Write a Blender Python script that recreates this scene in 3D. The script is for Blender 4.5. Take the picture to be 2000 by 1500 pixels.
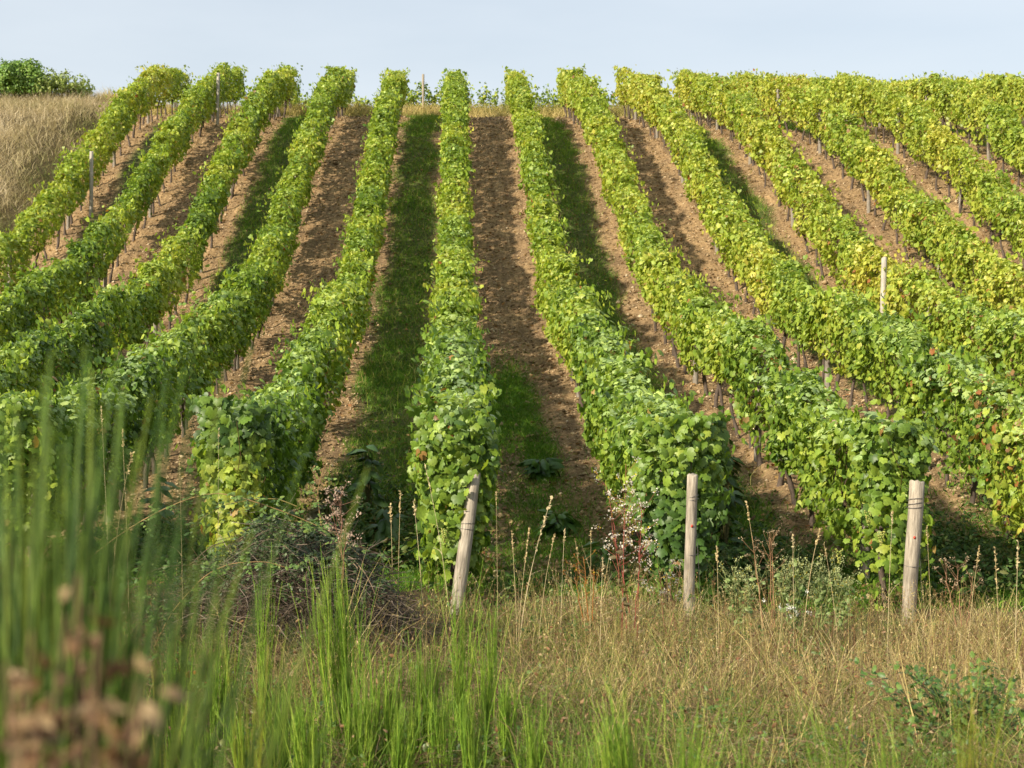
import bpy, math
import numpy as np
from mathutils import Vector, Matrix

for o in list(bpy.data.objects):
    bpy.data.objects.remove(o)
C = bpy.context.scene.collection
SC = bpy.context.scene
RNG = np.random.default_rng(7)

# ------------------------------------------------------------------ camera, sky, sun, exposure
FPX = 3200.0                               # focal length in pixels of a 2000 px wide frame
YAW = math.atan(111 / FPX)                 # looks a little to the right of the row direction (+Y)
PITCH = math.atan(-50 / FPX)
cam = bpy.data.cameras.new("camera")
cam.sensor_width = 36.0
cam.lens = 36.0 * FPX / 2000.0
cam.clip_start, cam.clip_end = 0.1, 2000.0
cam.dof.use_dof = True
cam.dof.focus_distance = 16.5
cam.dof.aperture_fstop = cam.lens / 1000.0 / 0.0105
camo = bpy.data.objects.new("camera", cam)
C.objects.link(camo)
fwd = Vector((math.sin(YAW) * math.cos(PITCH), math.cos(YAW) * math.cos(PITCH), math.sin(PITCH)))
camo.rotation_euler = fwd.to_track_quat('-Z', 'Y').to_euler()
camo.location = (0, 0, 0)
SC.camera = camo

SUN_EL, SUN_AZ = math.radians(30.0), math.radians(49.0)      # azimuth: left of straight behind the camera
to_sun = Vector((-math.sin(SUN_AZ) * math.cos(SUN_EL), -math.cos(SUN_AZ) * math.cos(SUN_EL), math.sin(SUN_EL)))
sl = bpy.data.lights.new("sun", 'SUN')
sl.energy, sl.angle, sl.color = 5.0, math.radians(2.5), (1.0, 0.89, 0.72)
slo = bpy.data.objects.new("sun", sl)
slo.rotation_euler = to_sun.to_track_quat('Z', 'Y').to_euler()
slo.location = (-20, -20, 20)
C.objects.link(slo)

world = bpy.data.worlds.new("World")
SC.world = world
world.use_nodes = True
wn, wl = world.node_tree.nodes, world.node_tree.links
sky = wn.new("ShaderNodeTexSky")
sky.sky_type = 'NISHITA'
sky.sun_disc = False
sky.sun_elevation = SUN_EL
sky.sun_rotation = math.atan2(to_sun.x, to_sun.y)
sky.air_density, sky.dust_density, sky.ozone_density = 1.0, 2.5, 1.0
# thin high veil of cloud over the blue
wtc = wn.new("ShaderNodeTexCoord")
wmap = wn.new("ShaderNodeMapping"); wmap.inputs['Scale'].default_value = (1.2, 1.2, 5.0)
wns = wn.new("ShaderNodeTexNoise"); wns.inputs['Scale'].default_value = 2.2; wns.inputs['Detail'].default_value = 6
wrp = wn.new("ShaderNodeValToRGB")
wrp.color_ramp.elements[0].position, wrp.color_ramp.elements[0].color = 0.3, (0.50, 0.50, 0.50, 1)
wrp.color_ramp.elements[1].position, wrp.color_ramp.elements[1].color = 0.75, (0.80, 0.80, 0.80, 1)
wmx = wn.new("ShaderNodeMixRGB"); wmx.inputs[2].default_value = (6.5, 6.95, 7.35, 1)
wl.new(wtc.outputs['Generated'], wmap.inputs[0]); wl.new(wmap.outputs[0], wns.inputs['Vector'])
wl.new(wns.outputs[0], wrp.inputs[0]); wl.new(wrp.outputs[0], wmx.inputs[0]); wl.new(sky.outputs[0], wmx.inputs[1])
wl.new(wmx.outputs[0], wn["Background"].inputs[0])
wn["Background"].inputs[1].default_value = 0.086
SC.view_settings.view_transform = 'Standard'
SC.view_settings.look = 'None'
SC.view_settings.exposure = 0.73
SC.view_settings.gamma = 1.0
try:
    SC.cycles.max_bounces = 6; SC.cycles.diffuse_bounces = 3; SC.cycles.transmission_bounces = 4; SC.cycles.glossy_bounces = 2
except Exception:
    pass

# ------------------------------------------------------------------ small helpers
def sstep(a, b, x):
    t = np.clip((np.asarray(x, float) - a) / (b - a), 0, 1)
    return t * t * (3 - 2 * t)

def _hash(ix, iy, seed):
    h = (ix.astype(np.int64) * 374761393 + iy.astype(np.int64) * 668265263 + int(seed) * 974634777) & 0x7fffffff
    h = ((h ^ (h >> 13)) * 1274126177) & 0x7fffffff
    return ((h ^ (h >> 16)) & 0xffff) / 65535.0

def vn(x, y, seed=0):
    """smooth value noise, -1..1"""
    x, y = np.broadcast_arrays(np.asarray(x, float), np.asarray(y, float))
    ix, iy = np.floor(x), np.floor(y)
    fx, fy = x - ix, y - iy
    fx, fy = fx * fx * (3 - 2 * fx), fy * fy * (3 - 2 * fy)
    a, b = _hash(ix, iy, seed), _hash(ix + 1, iy, seed)
    c, d = _hash(ix, iy + 1, seed), _hash(ix + 1, iy + 1, seed)
    return ((a * (1 - fx) + b * fx) * (1 - fy) + (c * (1 - fx) + d * fx) * fy) * 2 - 1

def norm(a):
    return a / np.maximum(np.linalg.norm(a, axis=-1, keepdims=True), 1e-9)

def make_mesh(name, V, F, mat, col=None, smooth=False):
    V = np.ascontiguousarray(V, np.float32).reshape(-1, 3)
    F = np.ascontiguousarray(F, np.int32)
    me = bpy.data.meshes.new(name)
    nf, k = F.shape
    me.vertices.add(len(V)); me.vertices.foreach_set("co", V.ravel())
    me.loops.add(nf * k); me.loops.foreach_set("vertex_index", F.ravel())
    me.polygons.add(nf)
    me.polygons.foreach_set("loop_start", np.arange(0, nf * k, k, dtype=np.int32))
    me.polygons.foreach_set("loop_total", np.full(nf, k, np.int32))
    if smooth:
        me.polygons.foreach_set("use_smooth", np.ones(nf, bool))
    if col is not None:
        at = me.attributes.new("tint", 'FLOAT_COLOR', 'POINT')
        c4 = np.ones((len(V), 4), np.float32); c4[:, :3] = col
        at.data.foreach_set("color", c4.ravel())
    me.update(calc_edges=True)
    me.materials.append(mat)
    return me

def obj(name, me, parent=None):
    o = bpy.data.objects.new(name, me)
    C.objects.link(o)
    if parent is not None:
        o.parent = parent
    return o

def tag(o, label=None, cat=None, group=None, kind=None):
    if label: o["label"] = label
    if cat: o["category"] = cat
    if group: o["group"] = group
    if kind: o["kind"] = kind
    return o

def thing(name, loc, label, cat, group=None):
    o = bpy.data.objects.new(name, None)
    o.empty_display_size = 0.2
    C.objects.link(o)
    o.location = loc
    return tag(o, label, cat, group)

class Buf:
    """collects triangles with a colour per vertex"""
    def __init__(s): s.V, s.F, s.K, s.n = [], [], [], 0
    def add(s, V, F, K):
        V = np.asarray(V, float).reshape(-1, 3)
        K = np.broadcast_to(np.asarray(K, float), (len(V), 3))
        s.V.append(V); s.F.append(np.asarray(F) + s.n); s.K.append(K); s.n += len(V)
    def mesh(s, name, mat, smooth=False, origin=None):
        V = np.concatenate(s.V)
        if origin is not None: V = V - np.asarray(origin, float)
        return make_mesh(name, V, np.concatenate(s.F), mat, np.concatenate(s.K), smooth)

def place(tv, tf, N, T, S, P):
    """copies of a template (tv: side,tip,normal axes): normals N, tip directions T, sizes S, points P"""
    N = norm(N)
    T = norm(T - N * np.sum(T * N, 1, keepdims=True))
    B = np.cross(T, N)
    S = np.asarray(S, float).reshape(-1, 1, 1)
    W = (tv[None, :, 0:1] * B[:, None] + tv[None, :, 1:2] * T[:, None] + tv[None, :, 2:3] * N[:, None]) * S + P[:, None]
    k, n = len(P), len(tv)
    F = (tf[None] + (np.arange(k) * n)[:, None, None]).reshape(-1, 3)
    return W.reshape(-1, 3), F

def tubes(P, R, sides=3):
    """P (k,m,3) paths, R (k,m) radii -> triangles"""
    P = np.asarray(P, float); R = np.asarray(R, float)
    k, m, _ = P.shape
    T = norm(np.gradient(P, axis=1))
    ref = np.where(np.abs(T[:, :1, 2:3]) > .9, np.array([[[1., 0, 0]]]), np.array([[[0, 0, 1.]]]))
    A = norm(np.cross(T, np.broadcast_to(ref, T.shape)))
    B = np.cross(T, A)
    ang = np.arange(sides) * 2 * np.pi / sides + .4
    V = P[:, :, None] + R[:, :, None, None] * (np.cos(ang)[:, None] * A[:, :, None] + np.sin(ang)[:, None] * B[:, :, None])
    i = np.arange(m - 1)[:, None] * sides; j = np.arange(sides)[None]; j2 = (j + 1) % sides
    a, b, c, d = i + j, i + j2, i + sides + j2, i + sides + j
    F = np.stack([np.stack([a, b, c], -1), np.stack([a, c, d], -1)], 2).reshape(-1, 3)
    if sides > 3:
        top = (m - 1) * sides
        F = np.concatenate([F, np.array([[top, top + q, top + q + 1] for q in range(1, sides - 1)])])
    F = (F[None] + (np.arange(k) * m * sides)[:, None, None]).reshape(-1, 3)
    return V.reshape(-1, 3), F

def blades(base, d, L, W, bend, rng, seg=3):
    """flat tapering grass blades: base (k,3), start direction d, length, width, bend (k,)"""
    k = len(base)
    d = norm(d)
    az = rng.uniform(0, 2 * np.pi, k)
    side = np.stack([np.cos(az), np.sin(az), np.zeros(k)], 1)
    hd = d.copy(); hd[:, 2] = 0
    hz = norm(hd + .3 * np.stack([np.cos(az + 1), np.sin(az + 1), np.zeros(k)], 1))
    t = np.linspace(0, 1, seg + 1)
    pts = base[:, None] + (d * L[:, None])[:, None] * t[None, :, None] + (hz * (bend * L)[:, None])[:, None] * (t ** 2)[None, :, None]
    pts[:, :, 2] -= (np.abs(bend) * L * .55)[:, None] * (t ** 2.4)[None]
    w = W[:, None] * (1 - t[None] ** 1.5 * .93) * .5
    V = np.stack([pts - side[:, None] * w[..., None], pts + side[:, None] * w[..., None]], 2)
    i = np.arange(seg) * 2
    F = np.concatenate([np.stack([i, i + 1, i + 3], 1), np.stack([i, i + 3, i + 2], 1)])
    F = (F[None] + (np.arange(k) * (seg + 1) * 2)[:, None, None]).reshape(-1, 3)
    return V.reshape(-1, 3), F, (seg + 1) * 2

def mixc(cols, w):
    """blend along a list of colours, w 0..1"""
    cols = np.asarray(cols, float); w = np.clip(w, 0, .9999) * (len(cols) - 1)
    i = np.floor(w).astype(int); f = (w - i)[:, None]
    return cols[i] * (1 - f) + cols[i + 1] * f

# ------------------------------------------------------------------ materials
def new_mat(name):
    m = bpy.data.materials.new(name); m.use_nodes = True
    return m, m.node_tree.nodes, m.node_tree.links, m.node_tree.nodes["Principled BSDF"]

def leaf_mat(name, trans=.35, rough=.45, spec=.4, nscale=60.0, tt=(1.25, 1.25, .55)):
    m, n, l, p = new_mat(name)
    at = n.new("ShaderNodeAttribute"); at.attribute_name = "tint"
    nz = n.new("ShaderNodeTexNoise"); nz.inputs['Scale'].default_value = nscale; nz.inputs['Detail'].default_value = 3
    tc = n.new("ShaderNodeTexCoord"); l.new(tc.outputs['Object'], nz.inputs['Vector'])
    mr = n.new("ShaderNodeMapRange"); mr.inputs[1].default_value, mr.inputs[2].default_value = .25, .75
    mr.inputs[3].default_value, mr.inputs[4].default_value = .75, 1.25
    l.new(nz.outputs[0], mr.inputs[0])
    mu = n.new("ShaderNodeVectorMath"); mu.operation = 'SCALE'
    l.new(at.outputs['Color'], mu.inputs[0]); l.new(mr.outputs[0], mu.inputs['Scale'])
    l.new(mu.outputs[0], p.inputs['Base Color'])
    p.inputs['Roughness'].default_value = rough
    p.inputs['Specular IOR Level'].default_value = spec
    if trans > 0:
        tr = n.new("ShaderNodeBsdfTranslucent")
        m2 = n.new("ShaderNodeVectorMath"); m2.operation = 'MULTIPLY'; m2.inputs[1].default_value = tt
        l.new(mu.outputs[0], m2.inputs[0]); l.new(m2.outputs[0], tr.inputs['Color'])
        mx = n.new("ShaderNodeMixShader"); mx.inputs[0].default_value = trans
        l.new(p.outputs[0], mx.inputs[1]); l.new(tr.outputs[0], mx.inputs[2])
        l.new(mx.outputs[0], n["Material Output"].inputs[0])
    return m

M_VINE = leaf_mat("vine_leaf", .36, .45, .4, 55)
M_GRASS = leaf_mat("grass_blade", .3, .55, .25, 40, (1.1, 1.15, .6))
M_STRAW = leaf_mat("straw", .25, .6, .2, 40, (1.1, 1.0, .8))
M_STEM = leaf_mat("stem", 0, .6, .25, 60)
M_DARKLEAF = leaf_mat("weed_leaf", .25, .45, .4, 60)
M_BROOM = leaf_mat("broom_stem", .2, .5, .3, 60, (1.1, 1.2, .6))
M_CLOD = leaf_mat("clod", 0, .9, .1, 30)
M_FLUFF = leaf_mat("seed_fluff", .3, .8, .1, 60, (1, 1, 1))

def bark_mat(name, c1, c2, scale=(30, 30, 4)):
    m, n, l, p = new_mat(name)
    tc = n.new("ShaderNodeTexCoord"); mp = n.new("ShaderNodeMapping"); mp.inputs['Scale'].default_value = scale
    nz = n.new("ShaderNodeTexNoise"); nz.inputs['Scale'].default_value = 2.5; nz.inputs['Detail'].default_value = 7; nz.inputs['Roughness'].default_value = .7
    l.new(tc.outputs['Object'], mp.inputs[0]); l.new(mp.outputs[0], nz.inputs['Vector'])
    r = n.new("ShaderNodeValToRGB")
    r.color_ramp.elements[0].position, r.color_ramp.elements[0].color = .3, (*c1, 1)
    r.color_ramp.elements[1].position, r.color_ramp.elements[1].color = .62, (*c2, 1)
    l.new(nz.outputs[0], r.inputs[0])
    n2 = n.new("ShaderNodeTexNoise"); n2.inputs['Scale'].default_value = 3.0; n2.inputs['Detail'].default_value = 3
    l.new(tc.outputs['Object'], n2.inputs['Vector'])
    m3 = n.new("ShaderNodeMapRange"); m3.inputs[1].default_value, m3.inputs[2].default_value, m3.inputs[3].default_value, m3.inputs[4].default_value = .3, .7, .65, 1.15
    l.new(n2.outputs[0], m3.inputs[0])
    mu = n.new("ShaderNodeVectorMath"); mu.operation = 'SCALE'
    l.new(r.outputs[0], mu.inputs[0]); l.new(m3.outputs[0], mu.inputs['Scale'])
    l.new(mu.outputs[0], p.inputs['Base Color'])
    b = n.new("ShaderNodeBump"); b.inputs['Strength'].default_value = .6; b.inputs['Distance'].default_value = .01
    l.new(nz.outputs[0], b.inputs['Height']); l.new(b.outputs[0], p.inputs['Normal'])
    p.inputs['Roughness'].default_value = .85
    return m

M_POST = bark_mat("weathered_wood", (.13, .105, .078), (.42, .365, .28), (26, 26, 2.2))
M_POSTB = bark_mat("grey_wood", (.13, .11, .09), (.34, .30, .24), (26, 26, 2.2))
M_POSTW = bark_mat("bleached_wood", (.22, .195, .16), (.52, .475, .40), (26, 26, 2.2))
M_TRUNK = bark_mat("vine_bark", (.035, .024, .017), (.13, .095, .07), (40, 40, 8))
m_, n_, l_, p_ = new_mat("wire"); p_.inputs['Base Color'].default_value = (.18, .17, .16, 1); p_.inputs['Metallic'].default_value = .8; p_.inputs['Roughness'].default_value = .5
M_WIRE = m_
m_, n_, l_, p_ = new_mat("red_paint"); p_.inputs['Base Color'].default_value = (.45, .03, .015, 1); p_.inputs['Roughness'].default_value = .45
nz_ = n_.new("ShaderNodeTexNoise"); nz_.inputs['Scale'].default_value = 200
rp_ = n_.new("ShaderNodeValToRGB"); rp_.color_ramp.elements[0].color = (.35, .02, .01, 1); rp_.color_ramp.elements[1].color = (.55, .06, .02, 1)
l_.new(nz_.outputs[0], rp_.inputs[0]); l_.new(rp_.outputs[0], p_.inputs['Base Color'])
M_RED = m_

# ------------------------------------------------------------------ terrain
GU = [13, 14.4, 16, 18, 20, 22, 24, 26, 28, 30, 32, 34, 36, 38, 40, 42, 44, 46, 48, 50, 52, 54, 56, 58, 60, 61.5, 63, 66, 72, 100, 300, 900]
GT = [-.50, -.48, -.42, -.30, -.03, .28, .63, .93, 1.22, 1.58, 2.0, 2.52, 3.12, 3.88, 4.7, 5.52, 6.3, 7.05, 7.75, 8.35, 8.92, 9.4, 9.83, 10.22, 10.58, 10.8, 10.85, 10.7, 9.8, 3, -45, -160]
_u = np.linspace(13, 72, 1200)
_z = np.interp(_u, GU, GT)
_k = np.hanning(61); _k /= _k.sum()
_zs = np.convolve(np.pad(_z, 30, mode='edge'), _k, 'valid')
_zs = np.where((_u < 14) | (_u > 71), _z, _zs)
TOP = 1.72                                     # nominal height of the vines
FY = [-900, -30, -6, 0, 3, 6, 9, 11, 13, 14.4, 16]
FZ = [-6, -2.2, -1.6, -1.62, -1.78, -2.0, -2.17, -2.24, -2.22, -2.19, -2.14]

def gbase(X, Y):
    X = np.asarray(X, float); Y = np.asarray(Y, float)
    Xc = np.clip(X, -40, 40)
    shift = .2 * Xc * sstep(14, 19, Y) * (1 - sstep(45, 56, Y))
    u = Y + shift
    za = np.where(u < 72, np.interp(u, _u, _zs), np.interp(u, GU, GT)) - TOP
    zb = np.interp(Y, FY, FZ)
    w = sstep(13.6, 16.0, Y)
    z = za * w + zb * (1 - w)
    z = z - .045 * np.clip(X - 1, -3, 8) * (1 - sstep(14, 20, Y)) * sstep(4, 12, Y)
    z = z - .03 * np.clip(X - 8, 0, 30) * sstep(44, 52, Y)
    z = z + .42 * sstep(-11.35, -12.7, X) * sstep(16, 26, Y)
    return z

def stripmask(X, Y):
    """1 in the grassed alleys (every other one)"""
    X = np.asarray(X, float)
    k = np.floor(X / 2.0)                       # alley k lies between rows k and k+1
    cx = k * 2 + 1.0 - .06 + .2 * (k >= 3)
    d = np.abs(X - cx + .12 * vn(Y * .5, k * 7, 3) + .10 * vn(Y * 2.3, X * 2.3, 6))
    odd = (np.mod(k, 2) == 1) & (k > -6) & (k < 12)
    hw = .50 + .12 * vn(Y * .8, k * 3, 5)
    return np.where(odd, 1 - sstep(hw - .2, hw + .2, d), 0.0)

def gz(X, Y):
    X = np.asarray(X, float); Y = np.asarray(Y, float)
    z = gbase(X, Y)
    inf = sstep(14.5, 17, Y) * (1 - sstep(57.5, 60, Y)) * sstep(-11.4, -11.0, X) * (1 - sstep(24, 26, X))
    m = stripmask(X, Y)
    rough = .022 * vn(X * 5.1, Y * 4.3, 11) + .03 * vn(X * 2.2, Y * 2.4, 12) + .05 * vn(X * .35, Y * .4, 13)
    clod = .022 * np.abs(vn(X * 9, Y * 7, 14)) + .014 * vn(X * 17, Y * 13, 15) + .024 * vn(X * 6.5, Y * .55, 16)
    xr = np.mod(X, 2.0)
    rut = -.055 * (np.exp(-((xr - .58) / .11) ** 2) + np.exp(-((xr - 1.42) / .11) ** 2)) + .07 * np.exp(-((np.minimum(xr, 2 - xr)) / .22) ** 2)
    z = z + inf * (rough + (1 - m) * clod + rut * (1 - m) * (.6 + .5 * vn(Y * .7, np.floor(X / 2), 17)))
    z = z + (1 - inf) * (.06 * vn(X * .8, Y * .8, 21) + .03 * vn(X * 2.5, Y * 2.5, 22)) * sstep(400, 60, Y)
    return z

def nonuni(lo, hi, a, b, st, grow=1.25):
    mid = np.arange(a, b + st / 2, st)
    left, s, x = [], st, a
    while x > lo:
        s *= grow; x -= s; left.append(x)
    right, s, x = [], st, b
    while x < hi:
        s *= grow; x += s; right.append(x)
    return np.concatenate([np.array(left[::-1]), mid, np.array(right)])

gx = nonuni(-700, 700, -13.5, 22, .085)
gy = nonuni(-700, 800, 8.0, 61, .085)
GX, GY = np.meshgrid(gx, gy)
GV = np.stack([GX, GY, gz(GX, GY)], -1).reshape(-1, 3)
nx, ny = len(gx), len(gy)
q = (np.arange(ny - 1)[:, None] * nx + np.arange(nx - 1)[None]).ravel()
GF = np.stack([q, q + 1, q + nx + 1, q + nx], 1)
X, Y = GX.ravel(), GY.ravel()
soil = sstep(14.6, 16.5, Y + .5 * vn(X * 1.3, Y, 31)) * (1 - sstep(57.6, 58.6, Y + .4 * vn(X, 3, 32))) * sstep(-11.3, -10.9, X + .2 * vn(Y * .8, 1, 4)) * (1 - sstep(25, 27, X))
strip = stripmask(X, Y)
gc = np.stack([soil, strip, .5 + .5 * vn(X * .6, Y * .45, 33)], 1)      # masks: bare soil, grassed alley, patchiness

m, n, l, p = new_mat("vineyard_ground")
at = n.new("ShaderNodeAttribute"); at.attribute_name = "tint"
sp = n.new("ShaderNodeSeparateColor"); l.new(at.outputs['Color'], sp.inputs[0])
tc = n.new("ShaderNodeTexCoord")
n1 = n.new("ShaderNodeTexNoise"); n1.inputs['Scale'].default_value = 17; n1.inputs['Detail'].default_value = 8; n1.inputs['Roughness'].default_value = .75
n2 = n.new("ShaderNodeTexNoise"); n2.inputs['Scale'].default_value = .9; n2.inputs['Detail'].default_value = 5
l.new(tc.outputs['Object'], n1.inputs['Vector']); l.new(tc.outputs['Object'], n2.inputs['Vector'])
def ramp(stops, src):
    r = n.new("ShaderNodeValToRGB")
    while len(r.color_ramp.elements) < len(stops): r.color_ramp.elements.new(.5)
    for e, (ps, c) in zip(r.color_ramp.elements, stops): e.position = ps; e.color = (*c, 1)
    l.new(src, r.inputs[0]); return r.outputs[0]
s1 = ramp([(.30, (.115, .074, .041)), (.45, (.255, .176, .098)), (.58, (.375, .27, .155)), (.74, (.52, .405, .26))], n1.outputs[0])
s2 = ramp([(.3, (.72, .70, .70)), (.7, (1.18, 1.14, 1.02))], n2.outputs[0])
ms = n.new("ShaderNodeMixRGB"); ms.blend_type = 'MULTIPLY'; ms.inputs[0].default_value = 1
l.new(s1, ms.inputs[1]); l.new(s2, ms.inputs[2])
tmap = n.new("ShaderNodeMapping"); tmap.inputs['Scale'].default_value = (7.0, .35, 1.0)
n3 = n.new("ShaderNodeTexNoise"); n3.inputs['Scale'].default_value = 1.6; n3.inputs['Detail'].default_value = 3
l.new(tc.outputs['Object'], tmap.inputs[0]); l.new(tmap.outputs[0], n3.inputs['Vector'])
s3 = ramp([(.35, (.72, .70, .68)), (.65, (1.12, 1.10, 1.06))], n3.outputs[0])          # lines left by the harrow
mt = n.new("ShaderNodeMixRGB"); mt.blend_type = 'MULTIPLY'; mt.inputs[0].default_value = 1
l.new(ms.outputs[0], mt.inputs[1]); l.new(s3, mt.inputs[2]); ms = mt
g1 = ramp([(.3, (.045, .06, .018)), (.7, (.13, .14, .045))], n1.outputs[0])
d1 = ramp([(.3, (.035, .028, .014)), (.7, (.13, .10, .045))], n1.outputs[0])
mg = n.new("ShaderNodeMixRGB"); l.new(sp.outputs[1], mg.inputs[0]); l.new(ms.outputs[0], mg.inputs[1]); l.new(g1, mg.inputs[2])
md = n.new("ShaderNodeMixRGB"); l.new(sp.outputs[0], md.inputs[0]); l.new(d1, md.inputs[1]); l.new(mg.outputs[0], md.inputs[2])
l.new(md.outputs[0], p.inputs['Base Color'])
p.inputs['Roughness'].default_value = .95; p.inputs['Specular IOR Level'].default_value = .15
b = n.new("ShaderNodeBump"); b.inputs['Strength'].default_value = .9; b.inputs['Distance'].default_value = .04
l.new(n1.outputs[0], b.inputs['Height']); l.new(b.outputs[0], p.inputs['Normal'])
M_GROUND = m
ground = obj("ground", make_mesh("ground", GV, GF, M_GROUND, gc, True))
tag(ground, "sloping brown vineyard soil with grassed alleys rising to a crest", "ground", kind='structure')

# ------------------------------------------------------------------ leaf templates (side, tip, normal)
def fan(pts, centre=(0, 0.0, .0), fold=.25, droop=.25):
    pts = np.asarray(pts, float)
    V = [(centre[0], centre[1], 0.0)]
    for x, y in pts:
        V.append((x, y, -fold * abs(x) - droop * max(y, 0) ** 2 + .0))
    V = np.array(V)
    k = len(pts)
    return V, np.array([[0, 1 + i, 1 + (i + 1) % k] for i in range(k)])

half = [(0, 1.0), (.15, .80), (.31, .76), (.37, .58), (.59, .62), (.66, .42), (.57, .18), (.69, .04), (.56, -.22), (.34, -.31), (.13, -.24), (.03, -.02)]
VL_N = fan(half + [(-x, y) for x, y in half[::-1] if x > .001], (0, .16), .32, .38)
half = [(0, .95), (.34, .62), (.60, .50), (.56, .05), (.40, -.28), (0, -.12)]
VL_M = fan(half + [(-x, y) for x, y in half[1:-1][::-1]], (0, .2))
VL_F = (np.array([(0, .95, -.2), (.55, .45, -.12), (.5, -.2, -.1), (0, -.05, .02), (-.5, -.2, -.1), (-.55, .45, -.12)]),
        np.array([[3, 0, 5], [3, 5, 4], [3, 2, 1], [3, 1, 0]]))
OVAL = fan([(0, 1), (.2, .82), (.32, .5), (.28, .2), (0, 0), (-.28, .2), (-.32, .5), (-.2, .82)], (0, .5), .3, .2)
DOCK = fan([(0, 1), (.12, .85), (.24, .6), (.28, .35), (.2, .1), (0, 0), (-.2, .1), (-.28, .35), (-.24, .6), (-.12, .85)], (0, .5), .5, .35)
OAK = fan([(0, 1), (.14, .93), (.14, .82), (.28, .76), (.22, .62), (.36, .5), (.2, .38), (.28, .24), (.08, .14), (0, 0), (-.08, .14), (-.28, .24), (-.2, .38), (-.36, .5), (-.22, .62), (-.28, .76), (-.14, .82), (-.14, .93)], (0, .5), .2, .2)
DRY = fan([(0, 1), (.25, .7), (.3, .3), (0, 0), (-.3, .3), (-.22, .75)], (0, .5), .9, .7)
PAL = [(.055, .115, .020), (.145, .240, .030), (.265, .355, .044), (.385, .425, .060), (.50, .45, .08)]

# ------------------------------------------------------------------ vine rows
SPACING = 2.0
ROWS = {  # index: (near end Y, far end Y, label)
    -5: (29, 61.0, "outermost vine row, running along the foot of the dry grass bank"),
    -4: (23, 61.3, "vine row next in from the one along the dry grass bank"),
    -3: (18, 60.8, "third vine row in from the dry grass bank, with grass along its inner side"),
    -2: (14.5, 60.7, "vine row disappearing behind the tall blurred broom at its near end"),
    -1: (14.7, 57.5, "vine row with yellow leaves hanging to the ground behind the bramble mound"),
    0: (14.22, 57.5, "nearly straight vine row ending at the leaning pale post"),
    1: (14.3, 56.5, "vine row ending in big dark leaves behind the slim upright post"),
    2: (14.7, 59.5, "vine row ending at the thick post bound with wire"),
    3: (15.2, 58.0, "vine row with rusty brown leaves at its near end, behind the thick wired post"),
    4: (19.5, 58.5, "yellowish vine row with one white post standing out of its leaves"),
    5: (24.5, 58.5, "yellow green vine row, fifth beyond the leaning post's row"),
    6: (29, 59, "vine row high on the slope, sixth beyond the leaning post's row"),
    7: (34, 59.5, "vine row high on the slope, seventh beyond the leaning post's row"),
    8: (39, 60, "vine row near the crest, eighth beyond the leaning post's row"),
    9: (43, 60, "vine row near the crest, ninth beyond the leaning post's row"),
    10: (47, 60, "last short piece of vine row at the crest, tenth beyond the leaning post's row"),
}

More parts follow.
